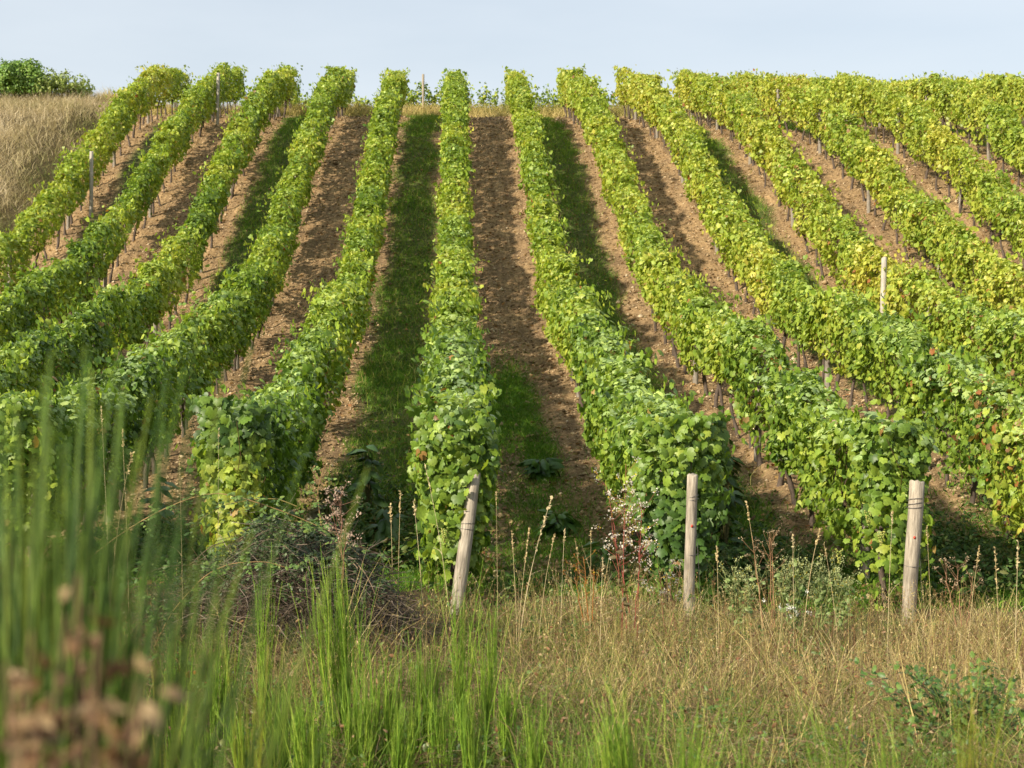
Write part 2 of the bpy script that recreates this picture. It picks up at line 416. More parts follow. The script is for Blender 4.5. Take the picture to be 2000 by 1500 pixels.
def canopy(i, Y0, Y1, rng):
    X0 = i * SPACING
    Lr = Y1 - Y0
    buf = Buf()
    def hw(y, h):
        return (.265 if i > -3 else .24) + .045 * sstep(24, 15, y) + .11 * vn(y * 1.15, h * 1.7 + i * 9, 41 + i) + .08 * vn(y * 2.6, h * 2.6, 61 + i) + .04 * vn(y * 6, h * 6, 65 + i) + .05 * np.sin(y * 2 * np.pi + i)
    def Hh(y):
        return TOP - .09 + .12 * vn(y * .9, 0, 81 + i) + .11 * vn(y * 2.1, 3, 91 + i) + .09 * vn(y * 5.3, 8, 95 + i)
    def Bb(y):
        e = np.exp(-((y - Y0) / .55) ** 2) * (.38 if i in (-1, 0, 1, 2) else 0)
        return .58 - .16 * sstep(24, 16, y) + .15 * vn(y * 1.0, 0, 101 + i) + .1 * vn(y * 3.7, 0, 111 + i) - e
    nleaf = int(Lr * 1700)
    y = rng.uniform(Y0, Y1, nleaf)
    nn = rng.random(nleaf); y = np.sort(y); nn = nn < np.interp(y, [14, 21, 40, 60], [1, .85, .68, .6]); y = y[nn]; nleaf = len(y)
    kind = rng.choice(5, nleaf, p=[.29, .29, .25, .13, .04])       # left, right, top, inside, strays
    H, Bt = Hh(y), Bb(y)
    r1 = rng.uniform(0, 1, nleaf)
    h = Bt + (H - Bt) * r1
    rel = np.clip((h - Bt) / (H - Bt), 0, 1)
    prof = np.sqrt(np.clip(1 - np.clip((rel - .72) / .36, 0, 1) ** 2, 0, 1)) * (1 - .35 * np.clip((.25 - rel) / .25, 0, 1))
    w = hw(y, h) * prof
    inn = np.abs(rng.normal(0, .055, nleaf))
    sx = np.where(kind == 0, -1.0, 1.0)
    x = sx * (w - inn)
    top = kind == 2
    tx = rng.uniform(-1, 1, nleaf)
    wt = hw(y, H) * .95
    x = np.where(top, tx * wt, x)
    h = np.where(top, H - .16 * tx ** 2 - np.abs(rng.normal(0, .05, nleaf)), h)
    ins = kind == 3
    x = np.where(ins, rng.uniform(-.8, .8, nleaf) * w, x)
    st = kind == 4
    x = np.where(st, sx * (w + rng.uniform(0, .13, nleaf)) * rng.choice([-1, 1], nleaf), x)
    h = np.where(st & (rng.random(nleaf) < .4), H + rng.uniform(0, .10, nleaf), h)
    N = np.stack([np.where(top, .5 * tx, np.where(ins, 0, sx)), np.zeros(nleaf), np.where(top, 1.0, .42)], 1) + rng.normal(0, .52, (nleaf, 3))
    T = np.stack([np.where(top, tx * .8, sx * .45), rng.normal(0, .5, nleaf), np.where(top, -.15, -1.0)], 1) + rng.normal(0, .35, (nleaf, 3))
    S = np.clip(rng.normal(.078, .024, nleaf), .035, .14) * np.where(top, .85, 1.0) * np.interp(y, [14, 24, 45], [.60, .72, .82])
    # near end cap
    if Y0 < 16 or i in (3,):
        k = 1600
        ye = Y0 - np.abs(rng.normal(0, .05, k)) + rng.uniform(0, .12, k); xe = rng.uniform(-1, 1, k)
        lo = {-1: .02, 0: .42, 1: .38, 2: .40}.get(i, .45)
        he = lo + (TOP - lo) * rng.uniform(0, 1, k) ** .9
        we = hw(ye, he) * np.interp(he, [.3, .8, 1.25], [.55, .85, 1.05])
        if i == -1: we = we * np.interp(he, [0, .5, .9, 1.3], [.75, .8, 1.05, 1.15])
        xe = xe * we; ye = ye + .22 * (xe / .35) ** 2
        N2 = np.stack([xe * 1.2, -np.ones(k), np.full(k, .5)], 1) + rng.normal(0, .55, (k, 3))
        T2 = np.stack([xe * .4, np.full(k, -.4), -np.ones(k)], 1) + rng.normal(0, .35, (k, 3))
        S2 = np.clip(rng.normal(.050, .021, k), .024, .105)
        if i == -1: S2 = np.where(he < .6, S2 * .75, S2)
        if i == 1: S2 = np.where(he < 1.1, S2 * 1.2, S2)
        x = np.r_[x, xe]; y = np.r_[y, ye]; h = np.r_[h, he]; N = np.r_[N, N2]; T = np.r_[T, T2]; S = np.r_[S, S2]
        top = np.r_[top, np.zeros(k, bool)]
    # arching shoots
    ns = int(Lr * 2.6)
    ys = rng.uniform(Y0, Y1, ns)
    sp, sr = [], []
    for a in range(ns):
        sd = rng.choice([-1, 1]); L = rng.uniform(.12, .38) * (1.5 if rng.random() < .14 else .85)
        hb = Hh(ys[a:a + 1])[0] - .08 if rng.random() < .72 else rng.uniform(.9, 1.5)
        up = rng.uniform(.5, 1.2); out = rng.uniform(.1, 1.0); al = rng.normal(0, .5)
        d = norm(np.array([sd * out, al, up]))
        t = np.linspace(0, 1, 6)
        pth = np.array([sd * .24 * rng.uniform(.1, 1), ys[a], hb]) + t[:, None] * d * L
        pth[:, 2] -= .35 * L * t ** 2
        sp.append(pth); sr.append(.0035 * (1 - .6 * t))
        nl = rng.integers(5, 9)
        tt = np.linspace(.25, 1, nl)
        lp = np.stack([np.interp(tt, t, pth[:, c]) for c in range(3)], 1) + rng.normal(0, .02, (nl, 3))
        x = np.r_[x, lp[:, 0]]; y = np.r_[y, lp[:, 1]]; h = np.r_[h, lp[:, 2]]
        N = np.r_[N, np.array([sd * .3, 0, 1]) + rng.normal(0, .5, (nl, 3))]
        T = np.r_[T, d + rng.normal(0, .7, (nl, 3))]
        S = np.r_[S, (.085 - .045 * tt) * rng.uniform(.8, 1.2, nl)]
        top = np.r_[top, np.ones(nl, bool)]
    # thin places where the dark inside of the hedge shows
    thin = sstep(.15, .6, vn(y * 1.9 + i * 3.1, h * 2.4 + np.sign(x) * 9, 131 + i)) * .75
    kp = rng.random(len(y)) > thin
    x, y, h, N, T, S, top = x[kp], y[kp], h[kp], N[kp], T[kp], S[kp], top[kp]
    g = gbase(np.full(len(y), X0), y)
    P = np.stack([X0 + x, y, g + h], 1)
    # colour: green low on the slope and on the left, yellower up the slope and to the right
    yel = .27 + .20 * sstep(17, 32, y) + .16 * sstep(0, 7, X0) - .06 * sstep(-2, -6, X0) * (1 - sstep(30, 45, y)) + .06 * sstep(45, 55, y)
    yel = yel + .17 * vn(y * .55, i * 3.3, 121) + .12 * vn(y * 1.7, h * 2 + i * 5, 122) + .08 * (1 - np.clip(h / 1.7, 0, 1)) * sstep(0, 6, X0)
    if i == -5: yel = yel + .14
    if i == -1: yel = yel + .50 * np.exp(-((y - Y0) / .4) ** 2) * sstep(1.5, .8, h)
    if i == 0: yel = yel + .12 * np.exp(-((y - Y0) / .8) ** 2)
    if i == 1: yel = yel - .22 * np.exp(-((y - Y0) / .5) ** 2) * sstep(1.25, .9, h)
    if i == 4: yel = yel + .10 * np.exp(-((y - 29) / 4.0) ** 2)
    yel = yel + RNG.normal(0, .13, len(y))
    K = mixc(PAL, np.clip(yel, 0, 1))
    K *= rng.uniform(.78, 1.2, len(y))[:, None]
    K[top] = K[top] * 1.08 + np.array([.045, .05, .035]) * (1 + 2.0 * sstep(30, 17, y[top]))[:, None]     # young top leaves are paler; sun and sky sheen painted in too, stronger nearby
    pb = .008 + .012 * sstep(1.2, .6, h) + (.10 * np.exp(-((y - 17.4) / 1.8) ** 2) if i == 3 else 0) + (.02 if i in (4, 5) else 0) + (.05 * np.exp(-((y - 17) / 1.5) ** 2) if i in (0,) else 0)
    br = rng.random(len(y)) < pb
    K[br] = mixc([(.30, .10, .03), (.34, .20, .06), (.17, .09, .04), (.42, .30, .10)], rng.random(br.sum()))
    near, far = y < 22, y > 33
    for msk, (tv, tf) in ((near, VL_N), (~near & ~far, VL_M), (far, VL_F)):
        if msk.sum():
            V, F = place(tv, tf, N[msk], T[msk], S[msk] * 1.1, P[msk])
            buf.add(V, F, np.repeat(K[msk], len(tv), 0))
    sp = np.array(sp); sp[:, :, 2] += gbase(np.full(sp.shape[:2], X0), sp[:, :, 1]); sp[:, :, 0] += X0
    V, F = tubes(sp, np.array(sr), 3)
    buf.add(V, F, (.16, .17, .04))
    # canes inside the hedge
    nc = int(Lr * 6)
    yc = rng.uniform(Y0, Y1, nc); t = np.linspace(0, 1, 4)
    pc = np.zeros((nc, 4, 3))
    pc[:, :, 0] = rng.normal(0, .09, nc)[:, None] + rng.normal(0, .05, (nc, 4)); pc[:, :, 1] = yc[:, None] + rng.normal(0, .12, nc)[:, None] * t
    pc[:, :, 2] = .6 + t[None] * rng.uniform(.6, 1.0, nc)[:, None]
    pc[:, :, 2] += gbase(np.full(pc.shape[:2], X0), pc[:, :, 1]); pc[:, :, 0] += X0
    V, F = tubes(pc, np.full((nc, 4), .004), 3)
    buf.add(V, F, (.13, .075, .035))
    return buf

def trunk_mesh(seed):
    r = np.random.default_rng(seed)
    B = Buf()
    t = np.linspace(0, 1, 9)
    lean = r.normal(0, .07, 2)
    px = lean[0] * t + .035 * np.sin(t * r.uniform(4, 8) + r.uniform(0, 6)) * t
    py = lean[1] * t * 1.4 + .04 * np.sin(t * r.uniform(4, 8) + r.uniform(0, 6)) * t
    P = np.stack([px, py, -.06 + t * .80], 1)[None]
    R = (.031 - .010 * t + .006 * r.normal(0, 1, 9) * .5 + .012 * np.exp(-t * 14))[None]
    V, F = tubes(P, R, 7)
    V = V + r.normal(0, .0025, V.shape)
    B.add(V, F, (.1, .07, .05))
    for s in (-1, 1):                          # the two arms tied along the wire
        e = P[0, -2]
        tt = np.linspace(0, 1, 5)
        A = e + np.stack([.02 * np.sin(tt * 5 + s), s * .42 * tt, .10 * np.sin(tt * 1.6)], 1)
        V, F = tubes(A[None], (.016 - .008 * tt)[None], 5)
        B.add(V, F, (.1, .07, .05))
    return B.mesh("trunk", M_TRUNK, True)

TRUNKS = [trunk_mesh(200 + k) for k in range(8)]
row_roots = {}
for i, (Y0, Y1, lab) in ROWS.items():
    rng = np.random.default_rng(1000 + i)
    X0 = i * SPACING
    org = (X0, Y0, float(gbase(X0, Y0)))
    root = thing("vine_row", org, lab, "vine row", "rows of grapevines on the slope")
    row_roots[i] = root
    obj("foliage", canopy(i, Y0, Y1, rng).mesh("foliage", M_VINE, origin=org), root)
    ys = np.arange(Y0 + .45, Y1 - .2, 1.0) + rng.normal(0, .07, len(np.arange(Y0 + .45, Y1 - .2, 1.0)))
    for k, yy in enumerate(ys):
        t = obj("trunk", TRUNKS[rng.integers(8)], root)
        xx = X0 + rng.normal(0, .035)
        t.location = (xx - org[0], yy - org[1], float(gz(xx, yy)) - org[2])
        t.rotation_euler = (rng.normal(0, .05), rng.normal(0, .05), rng.choice([0, math.pi]) + rng.normal(0, .15))
        sc = rng.uniform(.88, 1.12); t.scale = (sc, sc, rng.uniform(.92, 1.05))
    yy = np.arange({0: 14.24, 1: 13.93, 2: 14.31}.get(i, Y0), Y1 + .1, .5)
    for hgt in (.62, 1.15):
        P = np.stack([np.full(len(yy), X0 + .06), yy, gbase(np.full(len(yy), X0), yy) + hgt], 1) - org
        V, F = tubes(P[None], np.full((1, len(yy)), .0022), 3)
        obj("wire", make_mesh("wire", V, F, M_WIRE), root)

# ------------------------------------------------------------------ posts
def post_mesh(hgt, r0, r1, seed, sides=14, square=0.0, flat=0.0):
    r = np.random.default_rng(seed)
    m = 16
    t = np.linspace(0, 1, m)
    ang = np.arange(sides) * 2 * np.pi / sides
    rad = (r0 * (1 - t) + r1 * t)[:, None] * (1 + .035 * vn(np.cos(ang)[None] * 1.5 + seed, t[:, None] * 3 + np.sin(ang)[None] * 1.5, seed))
    bx = .010 * vn(t * 2.2, 1, seed + 5) * np.minimum(t * 4, 1)
    V = np.stack([rad * np.cos(ang)[None] + bx[:, None], rad * np.sin(ang)[None], np.broadcast_to((t * (hgt + .25) - .25)[:, None], (m, sides))], -1)
    V = V.reshape(-1, 3)
    V[-sides:, 2] += r.normal(0, .004, sides) + .012 * np.cos(ang + r.uniform(0, 6))
    # slightly shrunken bevel ring and a rough top
    topc = V[-sides:].mean(0)
    ring = topc + (V[-sides:] - topc) * np.array([.86, .86, 1]) + np.array([0, 0, .008])
    cen = topc + np.array([0, 0, .005])
    V = np.concatenate([V, ring, cen[None]])
    F = []
    for a in range(m):
        for b in range(sides):
            b2 = (b + 1) % sides
            F += [[a * sides + b, a * sides + b2, (a + 1) * sides + b2], [a * sides + b, (a + 1) * sides + b2, (a + 1) * sides + b]]
    for b in range(sides):
        F.append([m * sides + b, m * sides + (b + 1) % sides, (m + 1) * sides])
    return make_mesh("post", V, np.array(F), M_POST, None, True)

def ring_mesh(r, tilt, turns=1, wr=.0028, seed=0):
    t = np.linspace(0, 2 * np.pi * turns, 26 * turns)
    rr = r + .0015 * np.sin(t * 3)
    P = np.stack([rr * np.cos(t), rr * np.sin(t), tilt * np.sin(t + seed) + .010 * t / (2 * np.pi) ], 1)[None]
    V, F = tubes(P, np.full(P.shape[:2], wr), 5)
    return make_mesh("wire_band", V, F, M_WIRE, None, True)

END_POSTS = [
    dict(x=.005, y=14.02, h=1.22, r0=.062, r1=.056, lean=(.135, .20), label="pale post leaning to the right in yellow green leaves", seed=3, bands=(.75, .80), red=None, wire=False),
    dict(x=2.0, y=13.92, h=1.20, r0=.050, r1=.046, lean=(.028, .0), label="slim upright bleached post with a red dot, beside big dark vine leaves", seed=8, bands=(.55, 1.02, 1.04), red=.80, wire=True),
    dict(x=4.0, y=14.30, h=1.27, r0=.062, r1=.068, lean=(.045, -.01), label="thick pale post with wire wound round it near its top", seed=14, bands=(.56, 1.08, 1.11, 1.14), red=.82, wire=True),
]
for q in END_POSTS:
    z = float(gz(q['x'], q['y'])) - .03
    me = post_mesh(q['h'] + .03, q['r0'], q['r1'], q['seed'])
    o = obj("wooden_post", me); o.location = (q['x'], q['y'], z)
    o.rotation_euler = (-q['lean'][1], q['lean'][0], q['seed'])
    o.rotation_mode = 'ZYX' if False else 'XYZ'
    o.rotation_euler = (-q['lean'][1], q['lean'][0], 0)
    tag(o, q['label'], "post", "wooden posts at the near ends of the vine rows")
    for k, hb in enumerate(q['bands']):
        f = hb / q['h']
        b_ = obj("wire_band", ring_mesh((q['r0'] * (1 - f) + q['r1'] * f) * 1.035 + .002, .006 + .004 * k, 1, .0026, k), o); b_.location = (0, 0, hb)
    if q['red']:
        f = q['red'] / q['h']; rr = (q['r0'] * (1 - f) + q['r1'] * f)
        tt = np.linspace(0, 2 * np.pi, 13)[:-1]
        V = [(0, -.008, 0)] + [(.010 * math.cos(a), -.003, .013 * math.sin(a)) for a in tt] + [(.010 * math.cos(a), .008, .013 * math.sin(a)) for a in tt]
        F = [[0, 1 + (k + 1) % 12, 1 + k] for k in range(12)]
        for k in range(12):
            F += [[1 + k, 1 + (k + 1) % 12, 13 + (k + 1) % 12], [1 + k, 13 + (k + 1) % 12, 13 + k]]
        d_ = obj("red_dot", make_mesh("red_dot", np.array(V), np.array(F), M_RED, None, True), o); d_.location = (-.008, -rr * 1.0, q['red'])
    if q['wire']:
        V, F = tubes(np.array([[(q['r1'] * .9, 0, q['h'] * .62), (.10, -.10, -.06)]]), np.array([[.0025, .0025]]), 5)
        obj("anchor_wire", make_mesh("anchor_wire", V, F, M_WIRE), o)

ROWNAME = {-5: "the row along the dry grass bank", -4: "the second row in from the dry grass bank", -3: "the third row in from the dry grass bank",
           -2: "the row hidden behind blurred broom", -1: "the row with yellow leaves at its near end", 0: "the row of the leaning post",
           1: "the slim post's row", 2: "the thick wired post's row", 3: "the rusty leaved row", 4: "the row with the white standing post",
           5: "the fifth row beyond the leaning post's", 6: "the sixth row beyond the leaning post's", 7: "the seventh row beyond the leaning post's"}
PM = [post_mesh(1.38, .048, .044, 40 + k, 10) for k in range(4)]
for me in PM: me.materials[0] = M_POSTB
seen_rows = {-5: (-1, 31.6), -4: (-1, 26.5), -3: (-1, 22.0), -2: (-1, 19.0), 1: (1, 15.3), 2: (1, 15.9), 3: (1, 20.6), 4: (1, 21.8), 5: (1, 28.0), 6: (1, 33.0), 7: (1, 37.0)}
for i, (sd, ys) in seen_rows.items():
    k = 0
    while ys < ROWS[i][1] - .5:
        if not (i == 4 and abs(ys - 33.3) < .8):
            x = i * SPACING + RNG.normal(0, .02)
            o = obj("wooden_post", PM[k % 4]); o.location = (x, ys, float(gz(x, ys)) - .03)
            o.rotation_euler = (RNG.normal(0, .02), RNG.normal(0, .02), 0); o.scale = (1, 1, .95)
            tag(o, "grey post below the leaves of " + ROWNAME[i], "post", "posts standing within the vine rows")
        ys += 5.6; k += 1
for (x, y, h, lab) in [(-10.0 + .36, 43.8, 1.75, "bare grey post taller than the outermost row beside the dry grass bank"),
                       (8.0 - .40, 29.0, 1.84, "white weathered post standing clear of the yellow leaves, high on the slope"),
                       (-8.0 + .30, 53.5, 1.70, "short pale post top poking out of the leaves near the crest, between two rows")]:
    me = post_mesh(h, .055, .05, int(abs(x * 10)), 10); me.materials[0] = M_POSTW
    o = obj("wooden_post", me); o.location = (x, y, float(gz(x, y)) - .03)
    o.rotation_euler = (.01, .02, 0)
    tag(o, lab, "post", "tall posts clear of the leaves")

# ------------------------------------------------------------------ soil clods, leaf litter
def scatter(n, x0, x1, y0, y1, rng):
    return rng.uniform(x0, x1, n), rng.uniform(y0, y1, n)

OCT_V = np.array([(1, 0, 0), (-1, 0, 0), (0, 1, 0), (0, -1, 0), (0, 0, 1), (0, 0, -1)], float)
OCT_F = np.array([(0, 2, 4), (2, 1, 4), (1, 3, 4), (3, 0, 4), (2, 0, 5), (1, 2, 5), (3, 1, 5), (0, 3, 5)])
rng = np.random.default_rng(50)
x, y = scatter(260000, -11, 20, 15.2, 58.3, rng)
pxx = x / y * FPX + 889
keep = (pxx > -150) & (pxx < 2150) & (rng.random(len(x)) > stripmask(x, y) * .97) & (rng.random(len(x)) < np.interp(y, [15, 30, 58], [1, .8, .5]))
x, y = x[keep], y[keep]
k = len(x)
s = np.exp(rng.normal(math.log(.0135), .5, k)); s = np.clip(s, .008, .075) * np.interp(y, [15, 40], [1, 1.25])
V = OCT_V[None] * (s[:, None, None] * rng.uniform(.55, 1.3, (k, 6, 1))) * np.array([1.15, 1, .75])
a = rng.uniform(0, 6.28, k); ca, sa = np.cos(a)[:, None], np.sin(a)[:, None]
V = np.stack([V[..., 0] * ca - V[..., 1] * sa, V[..., 0] * sa + V[..., 1] * ca, V[..., 2]], -1)
V += np.stack([x, y, gz(x, y) + s * .25], 1)[:, None]
K = mixc([(.11, .072, .04), (.235, .162, .09), (.345, .25, .142), (.45, .345, .21), (.57, .47, .33)], rng.beta(1.6, 2.2, k))
F = (OCT_F[None] + (np.arange(k) * 6)[:, None, None]).reshape(-1, 3)
tag(obj("soil_clods", make_mesh("soil_clods", V.reshape(-1, 3), F, M_CLOD, np.repeat(K, 6, 0))), "brown clods and small stones strewn over the bare vine alleys", "soil clods", kind='stuff')

x, y = scatter(26000, -11, 18, 15, 58, rng)
pxx = x / y * FPX + 889; keep = (pxx > -100) & (pxx < 2100); x, y = x[keep], y[keep]; k = len(x)
V, F = place(*VL_M, np.stack([rng.normal(0, .35, k), rng.normal(0, .35, k), np.ones(k)], 1), rng.normal(0, 1, (k, 3)), rng.uniform(.03, .065, k), np.stack([x, y, gz(x, y) + .03], 1))
K = mixc([(.30, .17, .07), (.40, .28, .11), (.22, .12, .06), (.42, .34, .16), (.33, .12, .05)], rng.random(k))
tag(obj("leaf_litter", make_mesh("leaf_litter", V, F, M_STRAW, np.repeat(K, len(VL_M[0]), 0))), "dry fallen vine leaves lying on the soil between the rows", "leaf litter", kind='stuff')

# ------------------------------------------------------------------ grassed alleys
G_PAL = [(.055, .150, .012), (.105, .240, .018), (.19, .31, .03), (.30, .33, .06), (.46, .40, .15)]
def grass_patch(x, y, L, W, wcol, rng, tilt=.35, bend=.5, pal=G_PAL, seg=2):
    k = len(x)
    base = np.stack([x, y, gz(x, y) - .01], 1)
    d = np.stack([rng.normal(0, tilt, k), rng.normal(0, tilt, k), np.ones(k)], 1)
    V, F, per = blades(base, d, L, W, rng.normal(bend, .3, k), rng, seg)
    K = mixc(pal, wcol) * rng.uniform(.8, 1.2, k)[:, None]
    return V, F, np.repeat(K, per, 0)

ALLEY = {-1: ("lush green grass strip between the leaning post's row and the row with yellow end leaves", 15.0, 1.0),
         1: ("green grass strip between the slim post's row and the thick wired post's row", 15.0, .9),
         3: ("thin green grass strip under the row with the white standing post", 19, .9),
         -3: ("green grass strip between the second and third rows beside blurred broom", 19, .9),
         5: ("grass strip high on the slope between the fifth and sixth rows", 27, .6),
         7: ("grass strip near the crest between the seventh and eighth rows", 36, .6)}
for kk, (lab, ya, dens) in ALLEY.items():
    rng = np.random.default_rng(300 + kk)
    nb = int((58.4 - ya) * 1.5 * 2300 * dens)
    y = ya + (58.4 - ya) * rng.random(nb)
    y = y[rng.random(nb) < np.interp(y, [15, 25, 40, 58], [1, .75, .45, .35])]; nb = len(y)
    x = kk * 2 + 1 + rng.uniform(-.75, .75, nb)
    keep = rng.random(nb) < stripmask(x, y) * (.55 + .45 * vn(x * 1.8, y * 1.1, 70 + kk) + .3 * vn(x * .5, y * .3, 71) + .2)
    x, y = x[keep], y[keep]; nb = len(x)
    big = np.interp(y, [15, 25, 40, 58], [1, 1.3, 1.9, 2.3])
    patch = .5 + .5 * vn(x * .9, y * .6, 72 + kk)
    L = rng.uniform(.06, .17, nb) * (.7 + .8 * patch) * np.interp(y, [15, 40], [1.15, .95])
    wc = np.clip(.36 - .18 * patch + .10 * sstep(30, 45, y) + rng.normal(0, .16, nb), 0, 1)
    tall = rng.random(nb) < .07
    L = np.where(tall, L * rng.uniform(1.5, 2.8, nb), L); wc = np.where(tall, rng.uniform(.45, 1, nb), wc)
    V, F, K = grass_patch(x, y, L, .0055 * big * rng.uniform(.7, 1.3, nb), wc, rng)
    tag(obj("grass_strip", make_mesh("grass_strip", V, F, M_GRASS, K)), lab, "grass strip", "grassed alleys between vine rows", 'stuff')
# patchy weeds on the near soil between the leaning post's row and the slim post's row, and under the near vines
rng = np.random.default_rng(340)
xs, ys = [], []
for (cx, cy, rx, ry, nb) in [(.95, 26.5, .32, 3.0, 11000), (.62, 25.0, .2, 2.5, 6000), (1.15, 22.5, .25, 2, 4000), (1.0, 19.0, .6, 2, 4500), (3, 15.8, 1.1, 1.2, 16000), (2.9, 18.5, .6, 2.6, 13000), (-1, 15.6, .9, 1.2, 12000), (-1, 18, .8, 2.2, 9000), (-3.2, 16.6, 1.0, 1.8, 12000), (5.2, 16.6, 1.0, 1.6, 16000), (7, 18, 1.0, 1.8, 11000), (8, 16, 1.5, 1.2, 12000), (1.2, 15.0, .9, .6, 4000), (1.0, 17.0, .8, 1.5, 2500), (3.0, 23, .5, 2.5, 3500), (7, 47.3, .55, 1.0, 2500), (0, 18, .25, 3, 1200), (2, 19, .25, 4, 1500), (-2, 19, .3, 4, 1500)]:
    xs.append(cx + rx * rng.normal(0, .55, nb)); ys.append(cy + ry * rng.normal(0, .55, nb))
x, y = np.concatenate(xs), np.concatenate(ys); ok = y > 14.7; x, y = x[ok], y[ok]; nb = len(x)
V, F, K = grass_patch(x, y, rng.uniform(.06, .2, nb), rng.uniform(.005, .014, nb), np.clip(rng.normal(.28, .18, nb), 0, 1), rng, .5, .6)
xs, ys, hs = [], [], []
for (cx, cy, rx, ry, nb_, hh_) in [(3.0, 16.0, .8, 1.0, 5000, .5), (3.0, 19.2, .45, 1.6, 3200, .45), (-1.0, 16.4, .7, 1.0, 4200, .55), (-1.0, 18.6, .6, 1.2, 3000, .7), (-3.0, 16.6, .8, 1.2, 3600, .4), (5.2, 16.6, .8, 1.4, 5500, .45), (1.2, 15.2, .6, .5, 1200, .3), (7.0, 18.2, .8, 1.6, 3500, .4)]:
    xs.append(cx + rx * rng.normal(0, .55, nb_)); ys.append(cy + ry * rng.normal(0, .55, nb_)); hs.append(hh_ * rng.random(nb_) ** 1.4 * (.5 + .5 * vn(xs[-1] * 2.2, ys[-1] * 2.2, 150)))
x2, y2, h2 = np.concatenate(xs), np.concatenate(ys), np.maximum(np.concatenate(hs), .01); ok = y2 > 14.8; x2, y2, h2 = x2[ok], y2[ok], h2[ok]; k2 = len(x2)
V2, F2 = place(*DOCK, rng.normal(0, .6, (k2, 3)) + np.array([0, -.25, 1]), rng.normal(0, 1, (k2, 3)) + np.array([0, 0, .3]), rng.uniform(.03, .085, k2), np.stack([x2, y2, gz(x2, y2) + h2], 1))
K2 = np.repeat(mixc([(.03, .065, .014), (.05, .105, .02), (.08, .145, .028), (.13, .14, .04), (.13, .08, .035)], rng.beta(1.5, 2, k2)), len(DOCK[0]), 0)
K = np.concatenate([K, K2]); F = np.concatenate([F, F2 + len(V)]); V = np.concatenate([V, V2])
tag(obj("low_weeds", make_mesh("low_weeds", V, F, M_GRASS, K)), "low green weeds in patches on the soil at the foot of the slope", "weeds", kind='stuff')

# ------------------------------------------------------------------ dry grass bank on the left and headland behind the crest
S_PAL = [(.075, .12, .022), (.20, .215, .05), (.42, .34, .115), (.57, .45, .19), (.68, .57, .32)]
B_PAL = [(.08, .12, .028), (.24, .24, .085), (.44, .37, .20), (.56, .47, .29), (.66, .57, .40)]
rng = np.random.default_rng(60)
nb = 75000
y = rng.uniform(33, 64, nb); x = rng.uniform(-19.5, -11.2, nb)
pxx = x / y * FPX + 889
keep = (pxx > -120) & (rng.random(nb) < .45 + .55 * (.5 + .5 * vn(x * .8, y * .5, 88)))
x, y = x[keep], y[keep]; nb = len(x)
face = sstep(-12.7, -11.4, x)
wc = np.clip(.74 + .30 * vn(x * .7, y * .4, 89) - .5 * face - .2 * sstep(46, 40, y) * sstep(.0, .6, vn(x * .6, y * .35, 90)) + rng.normal(0, .13, nb), 0, 1)
V, F, K = grass_patch(x, y, rng.uniform(.2, .7, nb) * (1 - .45 * face), rng.uniform(.009, .017, nb), wc, rng, .4, .55, B_PAL, 3)
tag(obj("dry_grass_bank", make_mesh("dry_grass_bank", V, F, M_STRAW, K)), "tall straw coloured grass covering the bank beside the outermost vine row", "dry grass", kind='stuff')
nb = 90000
y = rng.uniform(58.4, 67, nb); x = rng.uniform(-13, 25, nb)
wc = np.clip(.5 + .2 * vn(x * .8, y * .5, 93) + rng.normal(0, .15, nb), 0, 1)
V, F, K = grass_patch(x, y, rng.uniform(.25, .8, nb) * np.interp(y, [58.6, 60.5], [.5, 1]), rng.uniform(.010, .022, nb), wc, rng, .3, .4, S_PAL, 3)
tag(obj("headland_grass", make_mesh("headland_grass", V, F, M_STRAW, K)), "pale green and straw grass on the headland behind the row ends", "dry grass", kind='stuff')

# ------------------------------------------------------------------ bushes on the bank, far cross row
def bush(x, y, w, h, seed, label, pal, nl=5200, ls=.10):
    r = np.random.default_rng(seed)
    z = float(gz(x, y)) - .05
    root = thing("hedge_bush", (x, y, z), label, "bush", "bushes on top of the dry grass bank")
    B = Buf()
    nst = 14
    t = np.linspace(0, 1, 6)
    az = r.uniform(0, 6.28, nst); sp_ = r.uniform(.1, .5, nst)
    P = np.zeros((nst, 6, 3)); P[:, :, 0] = np.cos(az)[:, None] * sp_[:, None] * w * t; P[:, :, 1] = np.sin(az)[:, None] * sp_[:, None] * w * t
    P[:, :, 2] = h * .85 * t[None] * (1 - .25 * sp_)[:, None]; P[:, 1:] += r.normal(0, .05, (nst, 5, 3))
    V, F = tubes(P, np.broadcast_to(.022 * (1 - .8 * t), (nst, 6)), 5); B.add(V, F, (.11, .08, .05))
    obj("stem", B.mesh("stem", M_STEM, True), root)
    B = Buf()
    cl = 34
    c = np.stack([r.normal(0, .27, cl) * w, r.normal(0, .27, cl) * w, h * (.35 + .5 * r.random(cl))], 1)
    c[:, 2] -= .5 * h * np.clip((c[:, 0] / w) ** 2 + (c[:, 1] / w) ** 2, 0, .5)
    cr = r.uniform(.10, .36, cl) * min(w, h)
    ci = r.integers(0, cl, nl)
    d = norm(r.normal(0, 1, (nl, 3)))
    Pp = c[ci] + d * (cr[ci] * r.uniform(.55, 1.08, nl) ** .6)[:, None]
    Pp[:, 2] = np.maximum(Pp[:, 2], .05)
    V, F = place(*OVAL, d + np.array([0, 0, .4]) + r.normal(0, .5, (nl, 3)), d + r.normal(0, .6, (nl, 3)) + np.array([0, 0, -.3]), r.uniform(.6, 1.3, nl) * ls, Pp)
    K = mixc(pal, np.clip(r.normal(.45, .25, nl) + .2 * vn(ci * 1.7, 0, seed), 0, 1))
    B.add(V, F, np.repeat(K, len(OVAL[0]), 0))
    obj("foliage", B.mesh("foliage", M_DARKLEAF), root)
